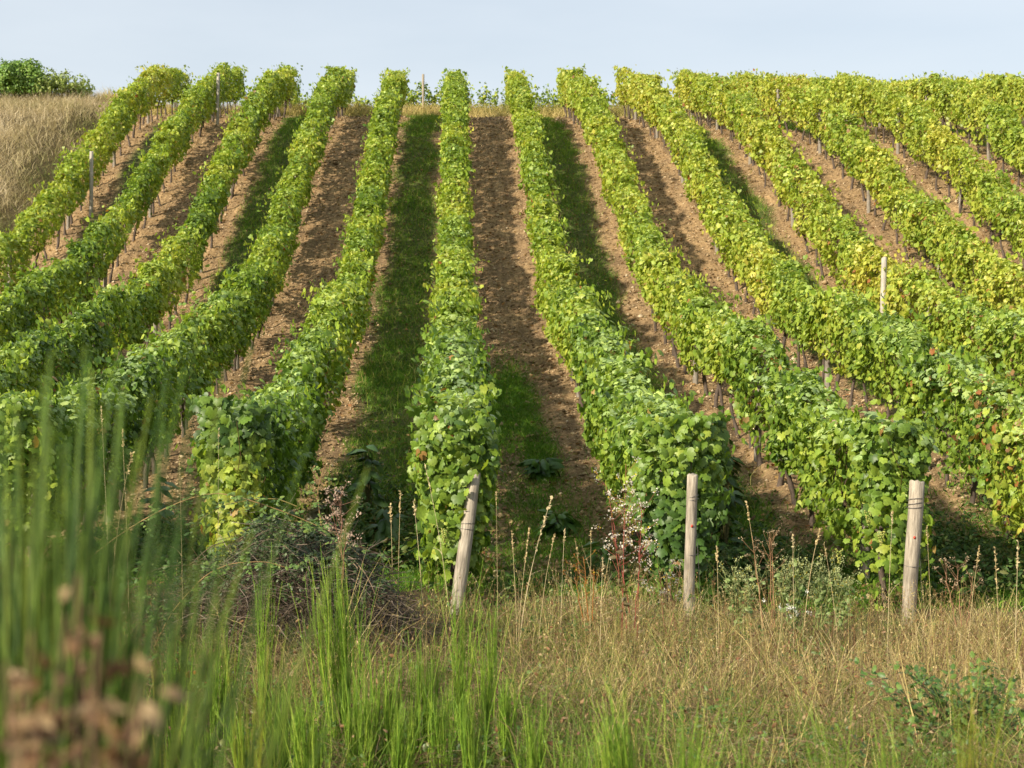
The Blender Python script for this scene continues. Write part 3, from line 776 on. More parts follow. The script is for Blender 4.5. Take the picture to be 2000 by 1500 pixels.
DG = [(.09, .18, .03), (.17, .29, .05), (.28, .38, .08)]
LG = [(.16, .23, .05), (.26, .33, .08), (.36, .40, .12)]
bush(-15.35, 58.2, 1.9, 1.55, 5, "dense dark green bush on top of the dry grass bank", DG, 9000, .10)
bush(-14.0, 58.6, 1.9, 1.05, 6, "lower paler bush next to the dark one on the bank", LG, 4200, .09)
bush(-16.75, 58.0, 1.4, 1.6, 7, "pale green bush cut by the left edge behind the bank", LG, 4200, .10)

rng = np.random.default_rng(77)
yr = 63.2
root = thing("vine_row", (0, yr, float(gbase(0, yr))), "sparse young vine row crossing behind the crest, leaves open against the sky", "vine row")
B = Buf()
ns = 300
sx = rng.uniform(-7.5, 7.5, ns)
hh = rng.uniform(.9, 1.75, ns) * (.75 + .25 * vn(sx * .9, 0, 7))
t = np.linspace(0, 1, 6)
P = np.zeros((ns, 6, 3)); P[:, :, 0] = sx[:, None] + rng.normal(0, .2, ns)[:, None] * t ** 2; P[:, :, 1] = rng.normal(0, .14, ns)[:, None] * t
P[:, :, 2] = hh[:, None] * t; P[:, 1:, :] += rng.normal(0, .025, (ns, 5, 3))
g0 = gbase(P[:, :1, 0], np.full((ns, 1), yr)) - float(gbase(0, yr)); P[:, :, 2] += g0
V, F = tubes(P, np.broadcast_to(.007 * (1 - .6 * t), (ns, 6)), 3); B.add(V, F, (.17, .15, .06))
nl = 34
tt = rng.uniform(.15, 1, (ns, nl))
ix = tt * 5; i0 = np.clip(ix.astype(int), 0, 4); fr = (ix - i0)[..., None]
LP = np.take_along_axis(P, i0[..., None], 1) * (1 - fr) + np.take_along_axis(P, i0[..., None] + 1, 1) * fr
LP = LP.reshape(-1, 3) + rng.normal(0, .06, (ns * nl, 3)); k = len(LP)
V, F = place(*VL_M, rng.normal(0, .6, (k, 3)) + np.array([0, -.5, .6]), rng.normal(0, .6, (k, 3)) + np.array([0, 0, -.6]), rng.uniform(.05, .10, k), LP)
B.add(V, F, np.repeat(mixc(PAL, rng.normal(.45, .2, k)), len(VL_M[0]), 0))
obj("foliage", B.mesh("foliage", M_VINE), root)
o = obj("wooden_post", post_mesh(1.75, .05, .045, 71, 10)); o.location = (-1.22, 62.9, float(gz(-1.22, 62.9)))
tag(o, "thin grey stake standing against the sky behind the crest", "stake")
for xs_ in ():
    o = obj("wooden_post", PM[1]); o.location = (xs_, 63.3, float(gz(xs_, 63.3)) - .2)
    tag(o, "grey post half hidden in the sparse vine row behind the crest", "post", "posts in the row behind the crest")

# ------------------------------------------------------------------ foreground: grass, weeds
def pix(px, Y):
    """world X of image column px at depth Y (straight geometry, yaw folded into the row direction)"""
    a = YAW; f = FPX
    r = np.array([math.sin(a), math.cos(a)]) + np.array([math.cos(a), -math.sin(a)]) * (px - 1000) / f
    return r[0] / r[1] * Y
def pz(py, Y):
    """height seen at image row py at depth Y"""
    return (700 - py) / FPX * Y

rng = np.random.default_rng(90)
INB = lambda x, y: ((x + 1.25) / .95) ** 2 + ((y - 11.9) / .8) ** 2 < 1
def tussocks(nt, per, colfn, hfn, keepfn, W, pal, rng, spread=(.02, .09), tilt=.30):
    cy = rng.uniform(7.3, 14.5, nt); cx = (rng.uniform(-600, 3000, nt) - 889) / FPX * cy
    px_ = cx / cy * FPX + 889
    kp = (rng.random(nt) < keepfn(cx, cy, px_)) & ~(INB(cx, cy) & (rng.random(nt) < .8))
    cx, cy, px_ = cx[kp], cy[kp], px_[kp]; nt = len(cx)
    m_ = rng.integers(per[0], per[1], nt); idx = np.repeat(np.arange(nt), m_); k = len(idx)
    sp_ = rng.uniform(*spread, nt)[idx]
    off = rng.normal(0, 1, (k, 2)) * sp_[:, None]
    x, y = cx[idx] + off[:, 0], cy[idx] + off[:, 1]
    hh = hfn(cx, cy, px_)[idx] * rng.uniform(.35, 1.1, k)
    lean = rng.normal(0, .10, (nt, 2))[idx]
    d = np.stack([lean[:, 0] + off[:, 0] * 2.2 + rng.normal(0, tilt, k), lean[:, 1] + off[:, 1] * 2.2 + rng.normal(0, tilt, k), np.ones(k)], 1)
    base = np.stack([x, y, gz(x, y) - .01], 1)
    V, F, pv = blades(base, d, hh, rng.uniform(*W, k), np.abs(rng.normal(.35, .3, k)), rng, 4)
    wc = np.clip(colfn(cx, cy, px_)[idx] + rng.normal(0, .12, k), 0, 1)
    K = mixc(pal, wc) * rng.uniform(.75, 1.25, k)[:, None]
    return V, F, np.repeat(K, pv, 0)
V, F, K = tussocks(5500, (14, 34),
    lambda x, y, p: .33 + .24 * sstep(900, 1300, p) - .26 * (1 - sstep(8.8, 10.6, y)) + .22 * vn(x * 1.3, y * 1.3, 97) + rng.normal(0, .22, len(x)),
    lambda x, y, p: np.exp(rng.normal(math.log(.30), .42, len(x))) * np.interp(y, [7.5, 10, 12.5, 14.5], [.8, 1.15, 1.1, .6]),
    lambda x, y, p: (.30 + .45 * sstep(800, 1200, p) + .45 * vn(x * 1.3, y * 1.3, 95)) * np.interp(y, [12.8, 14.5], [1, .35]),
    (.0022, .0052), S_PAL, rng)
tag(obj("dry_grass", make_mesh("dry_grass", V, F, M_STRAW, K)), "tangled straw and green grass at the foot of the vine rows", "dry grass", kind='stuff')
V, F, K = tussocks(3500, (12, 30),
    lambda x, y, p: .45 + rng.normal(0, .16, len(x)),
    lambda x, y, p: np.exp(rng.normal(math.log(.27), .38, len(x))) * np.interp(y, [7.5, 10, 14], [1.25, 1.05, .8]),
    lambda x, y, p: .45 + .55 * vn(x * 1.1, y * 1.1, 98) + .6 * sstep(10.6, 8.8, y) + .12 * sstep(900, 500, p),
    (.003, .0065), [(.04, .09, .012), (.085, .16, .02), (.16, .24, .03), (.27, .30, .06)], rng)
tag(obj("green_grass", make_mesh("green_grass", V, F, M_GRASS, K)), "fresh green grass growing through the straw below the vines", "grass", kind='stuff')

k = 24000
y = rng.uniform(7.6, 14.4, k); x = (rng.uniform(-500, 2900, k) - 889) / FPX * y
kp = vn(x * 1.4, y * 1.4, 140) + .35 * rng.normal(0, 1, k) > .25; x, y = x[kp], y[kp]; k = len(x)
V, F = place(*OVAL, rng.normal(0, .5, (k, 3)) + np.array([0, -.3, 1]), rng.normal(0, 1, (k, 3)), rng.uniform(.014, .045, k), np.stack([x, y, gz(x, y) + rng.uniform(.01, .24, k)], 1))
tag(obj("leafy_weeds", make_mesh("leafy_weeds", V, F, M_DARKLEAF, np.repeat(mixc([(.03, .065, .016), (.06, .12, .024), (.11, .17, .035), (.17, .17, .05)], rng.random(k)), len(OVAL[0]), 0))), "small leafy green weeds mixed low into the foreground grass", "weeds", kind='stuff')

# dead brown stalks and curled leaves lying low
nb = 21000
y = rng.uniform(7.6, 13.6, nb); x = (rng.uniform(-500, 2800, nb) - 889) / FPX * y
t = np.linspace(0, 1, 6)
az = rng.uniform(0, 6.28, nb); L = rng.uniform(.12, .5, nb); el = np.abs(rng.normal(.25, .5, nb))
P = np.zeros((nb, 6, 3))
P[:, :, 0] = x[:, None] + (np.cos(az) * np.cos(el) * L)[:, None] * t; P[:, :, 1] = y[:, None] + (np.sin(az) * np.cos(el) * L)[:, None] * t
P[:, :, 2] = (gz(x, y) + rng.uniform(0, .16, nb))[:, None] + (np.sin(el) * L)[:, None] * t - (rng.uniform(0, .5, nb) * L)[:, None] * t ** 2
P[:, 1:] += rng.normal(0, .012, (nb, 5, 3))
P[:, :, 2] = np.maximum(P[:, :, 2], (gbase(x, y) + .0)[:, None])
V, F = tubes(P, np.broadcast_to(.0016 * (1 - .6 * t), (nb, 6)) * rng.uniform(.6, 1.5, nb)[:, None], 3)
K = mixc([(.09, .05, .03), (.17, .105, .055), (.30, .21, .12), (.44, .36, .24)], rng.beta(1.5, 2, nb))
Bd = Buf(); Bd.add(V, F, np.repeat(K, 18, 0))
k = 2600
y = rng.uniform(7.6, 13.6, k); x = (rng.uniform(-100, 2100, k) - 889) / FPX * y
V, F = place(*DRY, rng.normal(0, 1, (k, 3)), rng.normal(0, 1, (k, 3)), rng.uniform(.012, .035, k), np.stack([x, y, gz(x, y) + rng.uniform(.02, .35, k)], 1))
Bd.add(V, F, np.repeat(mixc([(.12, .06, .03), (.24, .13, .06), (.32, .24, .13), (.20, .08, .05)], rng.random(k)), len(DRY[0]), 0))
tag(obj("dead_stalks", Bd.mesh("dead_stalks", M_STRAW)), "brown dead stalks and shrivelled leaves matted through the foreground grass", "dead stalks", kind='stuff')

# single tall straw stalks with seed heads: (tip px, tip py, base px, depth)
def stalk(px, py, bpx, Y, label, seed, head=.14, heavy=1.0, colr=(.47, .37, .19), arch=0.0):
    r = np.random.default_rng(seed)
    bx = pix(bpx, Y); by = Y; bz = float(gz(bx, by))
    tx, tz = pix(px, Y), pz(py, Y)
    root = thing("grass_stalk", (bx, by, bz), label, "grass stalk", "tall dry grass stalks in front of the vines")
    t = np.linspace(0, 1, 14)
    L = tz - bz
    P = np.stack([(tx - bx) * t ** 1.6, r.normal(0, .05) * t ** 2, L * t + arch * L * np.sin(t * np.pi) * .35 * t], 1)
    V, F = tubes(P[None], (.0026 * heavy * (1 - .6 * t))[None], 5)
    B = Buf(); B.add(V, F, np.array(colr) * r.uniform(.85, 1.1)); obj("stem", B.mesh("stem", M_STEM, True), root)
    B = Buf()
    nsp = int(26 * heavy)
    hs = np.sort(r.uniform(1 - head / max(L, .2), 1, nsp))
    pp = np.stack([np.interp(hs, t, P[:, c]) for c in range(3)], 1)
    Tn = norm(P[-1] - P[-4])[None] + r.normal(0, .30, (nsp, 3))
    V, F = place(*OVAL, r.normal(0, 1, (nsp, 3)), Tn, r.uniform(.012, .024, nsp) * heavy, pp)
    B.add(V, F, np.array(colr) * 1.1)
    obj("seed_head", B.mesh("seed_head", M_STRAW), root)
    for s in (.3, .5):                         # dry blades on the stem
        q = np.array([[np.interp(s, t, P[:, c]) for c in range(3)]])
        d = np.stack([r.normal(0, .8, 1), r.normal(0, .5, 1), np.full(1, .8)], 1)
        V, F, per = blades(q, d, r.uniform(.12, .25, 1), np.full(1, .006), np.full(1, .8), r, 5)
        B = Buf(); B.add(V, F, np.array(colr) * .95); obj("leaf_blade", B.mesh("leaf_blade", M_STRAW), root)
STALKS = [
    (829, 905, 880, 12.6, "straw stalk, tallest before the leaning post, bending toward its foot", .25, .9, 0),
    (763, 985, 768, 12.3, "straight straw stalk with a narrow head over the edge of the bramble mound", .14, 1.1, 0),
    (782, 958, 776, 12.4, "straw stalk with a forked head beside the bramble mound", .18, 1.1, 0),
    (808, 980, 828, 12.3, "straw stalk with a frayed thick head between the mound and the leaning post", .12, 1.2, 0),
    (969, 962, 972, 12.8, "thin straw stalk just beyond the leaning post", .12, .8, 0),
    (1000, 1040, 1010, 12.0, "short straw stalk in front of the bare alley soil", .14, .9, 0),
    (1078, 972, 1015, 12.2, "stout oat stalk leaning right across the bare alley, fat grains at the tip", .42, 1.4, 0),
    (1034, 1032, 1012, 12.1, "oat stalk half as tall beside the stout leaning one", .26, 1.2, 0),
    (1085, 1046, 1050, 11.8, "straw stalk curved over to the right in the alley gap", .2, 1.0, .15),
    (1103, 1034, 1095, 12.4, "upright straw stalk in the middle of the alley gap", .12, .9, 0),
    (1124, 1054, 1145, 12.0, "straw stalk leaning left near the reddish weed", .14, .9, 0),
    (1154, 1035, 1153, 11.9, "upright rusty based stalk next to the orange weed tuft", .10, .8, 0),
    (1178, 1090, 1172, 11.6, "short straw stalk left of the reddish weed with white fluff", .12, .9, 0),
    (1401, 1072, 1405, 12.2, "straw stalk close right of the slim post", .12, 1.0, 0),
    (1456, 978, 1492, 12.4, "tall straw stalk leaning left behind the fleabane clumps", .16, 1.0, 0),
    (1548, 1048, 1552, 12.2, "straw stalk standing among the fleabane clumps", .10, 1.0, 0),
    (1606, 1040, 1568, 12.4, "straw stalk arching right with a nodding head", .16, 1.2, .3),
    (1609, 1063, 1640, 12.3, "thin straw stalk leaning left before the vine grapes", .12, .9, 0),
    (1740, 1000, 1735, 11.8, "long pale stalk crossing in front of the thick post's lower leaves", .12, .9, 0),
    (1812, 1030, 1822, 12.2, "straw stalk rising right behind the thick post", .16, .9, 0),
    (1916, 1070, 1890, 11.9, "straw stalk leaning right, right of the thick post", .14, 1.0, 0),
    (1992, 1063, 1985, 11.8, "straw stalk at the frame's right edge", .2, 1.2, 0),
    (1945, 1075, 1955, 11.7, "brown bushy headed stalk near the right edge", .3, 1.1, 0),
    (238, 835, 252, 10.4, "long thin straw stalk against the dark row behind the blurred broom", .12, .9, 0),
    (197, 795, 215, 10.6, "palest thin stalk rising through the blurred broom", .10, .8, 0),
    (263, 882, 205, 10.3, "straw stalk arching right with a drooping oat head, by the blurred broom", .2, 1.1, .35),
    (352, 888, 356, 11.4, "thin straight straw stalk standing through the bramble's left side", .1, .8, 0),
    (427, 835, 425, 13.2, "fine stalk in front of the yellow hanging leaves", .1, .7, 0),
]
for k, (a, b_, c_, d_, lab, hd, hv, ar) in enumerate(STALKS):
    stalk(a, b_, c_, d_, lab, 500 + k, hd, hv, (.47, .37, .19) if k % 3 else (.52, .43, .25), ar)

# many shorter stalks nobody would count
rng = np.random.default_rng(120)
nb = 7400
Y = rng.uniform(8.6, 14.0, nb); X = (rng.uniform(300, 3000, nb) - 889) / FPX * Y
keep = rng.random(nb) < .12 + .85 * sstep(.0, 1.0, X); keep &= (rng.random(nb) < .3 + .7 * sstep(9, 10.5, Y)) & (rng.random(nb) < .55 + .8 * vn(X * 2.2, Y * 2.2, 141))
X, Y = X[keep], Y[keep]; nb = len(X)
t = np.linspace(0, 1, 7)
L = rng.uniform(.25, .66, nb) * np.interp(Y, [8.5, 12, 14], [.8, 1.1, .75])
le = rng.normal(0, .16, (nb, 2))
P = np.zeros((nb, 7, 3)); P[:, :, 0] = X[:, None] + (le[:, 0] * L)[:, None] * t ** 1.5; P[:, :, 1] = Y[:, None] + (le[:, 1] * L)[:, None] * t ** 1.5
P[:, :, 2] = gz(X, Y)[:, None] + L[:, None] * t - (np.abs(le[:, 0]) * L * .5)[:, None] * t ** 3
V, F = tubes(P, np.broadcast_to(.0016 * (1 - .5 * t), (nb, 7)), 3)
K = mixc([(.17, .07, .04), (.28, .16, .07), (.48, .37, .15), (.60, .48, .25), (.36, .35, .10)], rng.random(nb))
Bs = Buf(); Bs.add(V, F, np.repeat(K, 21, 0))
per = 4
hs = rng.uniform(.74, 1.0, (nb, per)); ix = hs * 6; i0 = np.clip(ix.astype(int), 0, 5); fr = (ix - i0)[..., None]
LP = (np.take_along_axis(P, i0[..., None], 1) * (1 - fr) + np.take_along_axis(P, i0[..., None] + 1, 1) * fr).reshape(-1, 3) + rng.normal(0, .005, (nb * per, 3))
V, F = place(*DRY, rng.normal(0, 1, (len(LP), 3)), rng.normal(0, .4, (len(LP), 3)) + np.array([0, 0, 1]), rng.uniform(.006, .014, len(LP)), LP)
Bs.add(V, F, np.repeat(np.repeat(K, per, 0), len(DRY[0]), 0))
tag(obj("seeding_grass", Bs.mesh("seeding_grass", M_STRAW)), "waist high straw grass with small seed heads in front of the posts", "dry grass", kind='stuff')

# ------------------------------------------------------------------ broom shrubs: bundles of straight green twigs
def broom(px, py, Y, wpx, n, label, seed, pal=None, lean=0.0, hard=None, rmul=1.0):
    n = int(n * 2.1)
    r = np.random.default_rng(seed)
    pal = pal or [(.09, .19, .018), (.20, .34, .03), (.34, .45, .055)]
    bx = pix(px, Y); bz = float(gz(bx, Y)) - .03
    H = pz(py, Y) - bz
    w = wpx / FPX * Y * .5
    root = thing("broom_shrub", (bx, Y, bz), label, "broom shrub", "green broom shrubs in the foreground")
    t = np.linspace(0, 1, 7)
    Bm, Bt = Buf(), Buf()
    hs = H * np.clip(1 - np.abs(r.normal(0, .26, n)), .3, 1); hs[0] = H
    ox = r.normal(0, .62, n) * w; oy = r.normal(0, .4, n) * max(w, .08)
    bb = np.stack([ox * .35, oy * .35], 1)
    P = np.zeros((n, 7, 3))
    P[:, :, 0] = bb[:, :1] + (ox + lean * hs - bb[:, 0])[:, None] * t ** 1.3; P[:, :, 1] = bb[:, 1:] + (oy - bb[:, 1])[:, None] * t
    P[:, :, 2] = hs[:, None] * t
    bnd = r.normal(0, .07, (n, 2)) * hs[:, None]
    P[:, :, :2] += bnd[:, None] * (t ** 2.2)[None, :, None]
    P[:, 1:, :2] += r.normal(0, .006, (n, 6, 2))
    V, F = tubes(P, np.broadcast_to((.0036 - .0028 * t) * rmul, (n, 7)), 4)
    Bm.add(V, F, np.repeat(mixc(pal, r.random(n)), 28, 0))
    m_ = 11
    idx = np.repeat(np.arange(n), m_); k = len(idx)
    s0 = r.uniform(.06, .72, k)
    ii = s0 * 6; i0 = np.clip(ii.astype(int), 0, 5); fr = (ii - i0)[:, None]
    st = P[idx, i0] * (1 - fr) + P[idx, i0 + 1] * fr
    L = np.minimum(r.uniform(.2, .62, k) * (H / 1.2) ** .5, (1.0 - s0) * hs[idx] * r.uniform(.7, 1.08, k))
    az = r.uniform(0, 6.28, k); sp_ = np.abs(r.normal(.09, .07, k))
    d = np.stack([np.cos(az) * sp_ + lean, np.sin(az) * sp_, np.ones(k)], 1)
    t2 = np.linspace(0, 1, 4)
    Q = st[:, None] + d[:, None] * (L[:, None] * t2)[..., None]
    Q[:, :, :2] -= (d[:, :2] * L[:, None] * .35)[:, None] * (t2 ** 2)[None, :, None]
    V, F = tubes(Q, np.broadcast_to((.0017 - .0012 * t2) * rmul, (k, 4)), 3)
    Bt.add(V, F, np.repeat(mixc(pal, r.random(k)), 12, 0))
    obj("main_stem", Bm.mesh("main_stem", M_BROOM, True), root)
    obj("twigs", Bt.mesh("twigs", M_BROOM), root)
BROOMS = [
    (668, 1062, 8.6, 105, 16, "tallest bright green broom in front of the bramble mound"),
    (508, 1055, 8.9, 26, 4, "single narrow broom spire against the bramble's dead twigs"),
    (428, 1180, 8.4, 75, 9, "thin broom between the red rose hips and the bramble mound"),
    (345, 1210, 8.0, 60, 8, "thin broom left of the red rose hips"),
    (548, 1290, 7.6, 70, 10, "low dense broom left of the tallest bright one"),
    (610, 1330, 7.2, 80, 10, "low broom tuft at the foot of the tallest bright one"),
    (740, 1250, 7.9, 70, 10, "broom clump just right of the tallest bright one"),
    (820, 1220, 8.0, 80, 10, "broom clump below and left of the leaning post"),
    (888, 1085, 8.5, 42, 7, "slender broom standing before the foot of the leaning post"),
    (955, 1160, 8.3, 40, 7, "slender broom right of the leaning post's foot"),
    (1046, 1345, 6.6, 50, 8, "blurred broom tuft below the bare alley"),
    (1245, 1300, 5.6, 75, 14, "broad blurred broom tuft below the slim post"),
    (1310, 1370, 5.2, 70, 12, "lower right half of the blurred brooms below the slim post"),
    (1190, 1400, 5.6, 50, 8, "lower left tuft of the blurred brooms below the slim post"),
    (1470, 1400, 5.0, 28, 6, "small blurred broom spike between the slim and thick posts"),
    (1655, 1330, 4.6, 26, 5, "blurred broom spike left of the thick post"),
    (1775, 1390, 4.6, 30, 5, "short blurred broom spike under the thick post"),
    (1895, 1210, 4.4, 36, 5, "tallest blurred broom spike right of the thick post"),
    (475, 1200, 4.2, 40, 6, "yellowish blurred broom spike left of the tallest bright broom"),
    (270, 1270, 4.0, 70, 8, "yellow green blurred broom next to the withered brown leaves"),
 (585, 1370, 8.0, 60, 9, "low broom tuft between the dense low one and the tallest bright one"),
    (700, 1330, 7.8, 70, 10, "low broom tuft touching the right side of the tallest bright one"),
    (775, 1350, 7.4, 70, 10, "low broom tuft under the clump right of the tallest bright one"),
    (860, 1330, 7.8, 60, 9, "low broom tuft below the slender broom at the leaning post"),
    (920, 1350, 7.3, 60, 9, "low broom tuft between the two slender brooms by the leaning post"),
    (985, 1300, 7.9, 50, 8, "broom tuft right of the two slender brooms by the leaning post"),
    (480, 1380, 7.4, 60, 8, "low broom tuft below the narrow spire"),
    (400, 1400, 7.0, 60, 8, "low broom tuft beneath the bunch of rose hips"),
    (1120, 1420, 6.2, 60, 8, "low blurred broom tuft between the alley gap and the slim post"),
]
for k, (a, b_, c_, d_, n_b, lab) in enumerate(BROOMS):
    broom(a, b_, c_, d_, n_b, lab, 700 + k, None if c_ > 4.5 else [(.14, .19, .02), (.24, .28, .025), (.34, .33, .04)], RNG.normal(0, .05))
GREY = [(.028, .068, .008), (.068, .135, .014), (.17, .225, .026)]
broom(55, 670, 1.75, 320, 80, "big out of focus broom filling the left edge close to the camera", 760, GREY, .0, None, 1.5)
broom(165, 720, 1.9, 170, 12, "out of focus broom sprigs reaching over the near end of the hidden row", 761, GREY, .02, None, .9)
broom(90, 960, 1.6, 330, 110, "lower mass of out of focus broom behind the withered leaves", 762, GREY, .0, None, .9)

broom(50, 1010, 2.3, 300, 90, "dark broom standing just behind the withered leaves", 763, [(.022, .05, .009), (.05, .095, .014), (.10, .14, .02)], .0, None, 1.3)
broom(205, 1200, 2.6, 120, 16, "dark broom right of the withered leaves", 764, [(.022, .05, .009), (.05, .095, .014), (.13, .17, .02)], .0, None, 1.2)
# withered brown plant very close to the camera
r = np.random.default_rng(800)
wy = 1.12
wb = (pix(90, wy), wy, float(gz(pix(90, wy), wy)))
root = thing("withered_shrub", wb, "out of focus shrub of withered brown leaves in the lower left corner", "shrub")
ns = 19; t = np.linspace(0, 1, 9)
tips = [(470 * 0 + a, b) for a, b in [(150, 1120), (130, 1200), (60, 1230), (30, 1300), (110, 1300), (190, 1230), (250, 1400), (70, 1390), (150, 1440), (20, 1430), (215, 1480), (100, 1490), (170, 1330), (270, 1330), (230, 1420), (290, 1450), (10, 1290), (45, 1360), (140, 1380)]]
P = np.zeros((ns, 9, 3))
for a, (tx, ty) in enumerate(tips):
    yy = wy + r.normal(0, .06)
    e = np.array([pix(tx, yy), yy, pz(ty, yy)])
    s = np.array(wb) + np.array([r.normal(0, .05), r.normal(0, .05), -.02])
    P[a] = s + (e - s) * t[:, None] + np.array([0.02 * r.normal(), .02 * r.normal(), 0]) * np.sin(t * np.pi)[:, None]
V, F = tubes(P - np.array(wb), np.broadcast_to(.0022 * (1 - .5 * t), (ns, 9)), 4)
B = Buf(); B.add(V, F, (.13, .07, .04)); obj("stem", B.mesh("stem", M_STEM, True), root)
nl = 13
s_ = 1 - np.abs(r.normal(0, .10, (ns, nl)))
LP = np.stack([np.stack([np.interp(s_[a], t, P[a, :, c]) for c in range(3)], 1) for a in range(ns)]).reshape(-1, 3) + r.normal(0, .010, (ns * nl, 3)) - np.array(wb)
k = len(LP)
V, F = place(*DRY, r.normal(0, 1, (k, 3)) + np.array([-.2, -.5, .3]), r.normal(0, 1, (k, 3)), r.uniform(.009, .022, k), LP)
B = Buf(); B.add(V, F, np.repeat(mixc([(.10, .058, .026), (.19, .115, .052), (.34, .25, .135), (.15, .075, .03)], r.random(k)), len(DRY[0]), 0))
obj("leaves", B.mesh("leaves", M_STRAW), root)

# ------------------------------------------------------------------ bramble mound with dead twigs
r = np.random.default_rng(820)
by_ = 11.9; bx_ = pix(540, by_); bz_ = float(gz(bx_, by_))
root = thing("bramble_thicket", (bx_, by_, bz_), "low mound of dead tangled brambles with small dark leaves on top", "bramble")
def dome(n_, fill=.35):
    a = r.uniform(0, 6.28, n_); rr = np.sqrt(r.random(n_))
    x = rr * np.cos(a) * 1.08; y = rr * np.sin(a) * .75
    h = .70 * np.clip(1 - rr ** 3.6, 0, 1) * (1 + .34 * vn(x * 2.4, y * 2.4, 5) + .22 * vn(x * 6, y * 6, 6)) * np.interp(x, [-1, -.3, .5, 1], [.95, 1.0, 1.0, .8])
    return x, y, h * (1 - r.random(n_) ** (1 / fill) * .9)
n_ = 3000
x, y, h = dome(n_, .45)
t = np.linspace(0, 1, 6)
az = r.uniform(0, 6.28, n_); L = r.uniform(.15, .65, n_); el = r.normal(.05, .45, n_)
P = np.zeros((n_, 6, 3)); u = t - .5
P[:, :, 0] = x[:, None] + (np.cos(az) * np.cos(el) * L)[:, None] * u; P[:, :, 1] = y[:, None] + (np.sin(az) * np.cos(el) * L)[:, None] * u
P[:, :, 2] = h[:, None] + (np.sin(el) * L)[:, None] * u - (r.uniform(-.1, .5, n_) * L)[:, None] * u ** 2 * 2
P += r.normal(0, .012, P.shape)
P[:, :, 2] = np.maximum(P[:, :, 2], .0)
V, F = tubes(P, np.broadcast_to(.0021, (n_, 6)) * r.uniform(.5, 1.5, n_)[:, None], 3)
B = Buf(); B.add(V, F, np.repeat(mixc([(.045, .032, .022), (.10, .075, .052), (.20, .155, .115), (.36, .30, .24)], r.beta(1.3, 2.6, n_)), 18, 0))
obj("dead_twigs", B.mesh("dead_twigs", M_STEM), root)
n_ = 46
x, y, h = dome(n_, .10)
t = np.linspace(0, 1, 12); az = r.uniform(0, 6.28, n_); L = r.uniform(.5, 1.2, n_); u = t - .35
P = np.zeros((n_, 12, 3))
P[:, :, 0] = x[:, None] * .8 + (np.cos(az) * L)[:, None] * u; P[:, :, 1] = y[:, None] * .8 + (np.sin(az) * L * .7)[:, None] * u
P[:, :, 2] = h[:, None] + .10 - (L * r.uniform(.3, .9, n_))[:, None] * u ** 2 + .12 * r.random(n_)[:, None]
P[:, :, 2] = np.maximum(P[:, :, 2] + r.normal(0, .006, P.shape[:2]), 0)
V, F = tubes(P, np.broadcast_to(.0042 * (1 - .55 * t), (n_, 12)) * r.uniform(.7, 1.2, n_)[:, None], 5)
B = Buf(); B.add(V, F, np.repeat(mixc([(.12, .08, .05), (.24, .17, .11), (.20, .16, .05)], r.random(n_)), 60, 0))
obj("cane", B.mesh("cane", M_STEM, True), root)
BC = np.concatenate([P[a, 3:] for a in range(n_) if a % 2 == 0])
BC = BC[r.integers(0, len(BC), 1500)] + r.normal(0, .03, (1500, 3))
V, F = place(*OVAL, np.stack([r.normal(0, .5, 1500), r.normal(-.3, .5, 1500), np.ones(1500)], 1), r.normal(0, 1, (1500, 3)), r.uniform(.02, .05, 1500), BC)
B = Buf(); B.add(V, F, np.repeat(mixc([(.05, .10, .025), (.09, .16, .035), (.16, .22, .05)], r.random(1500)), len(OVAL[0]), 0))
obj("leaves", B.mesh("leaves", M_DARKLEAF), root)
n_ = 16000
x, y, h = dome(n_, .12)
kp = (r.random(n_) < sstep(.28, .62, h) * .95 + .16 * sstep(-.1, .4, vn(x * 4, y * 4, 9)))
x, y, h = x[kp], y[kp], h[kp]; k = len(x)
V, F = place(*OVAL, np.stack([r.normal(0, .6, k), r.normal(-.3, .6, k), np.ones(k)], 1), r.normal(0, 1, (k, 3)), r.uniform(.016, .036, k), np.stack([x, y, h + .02], 1))
B = Buf(); B.add(V, F, np.repeat(mixc([(.035, .06, .022), (.065, .10, .038), (.11, .15, .06)], r.random(k)), len(OVAL[0]), 0))
obj("leaves", B.mesh("leaves", M_DARKLEAF), root)

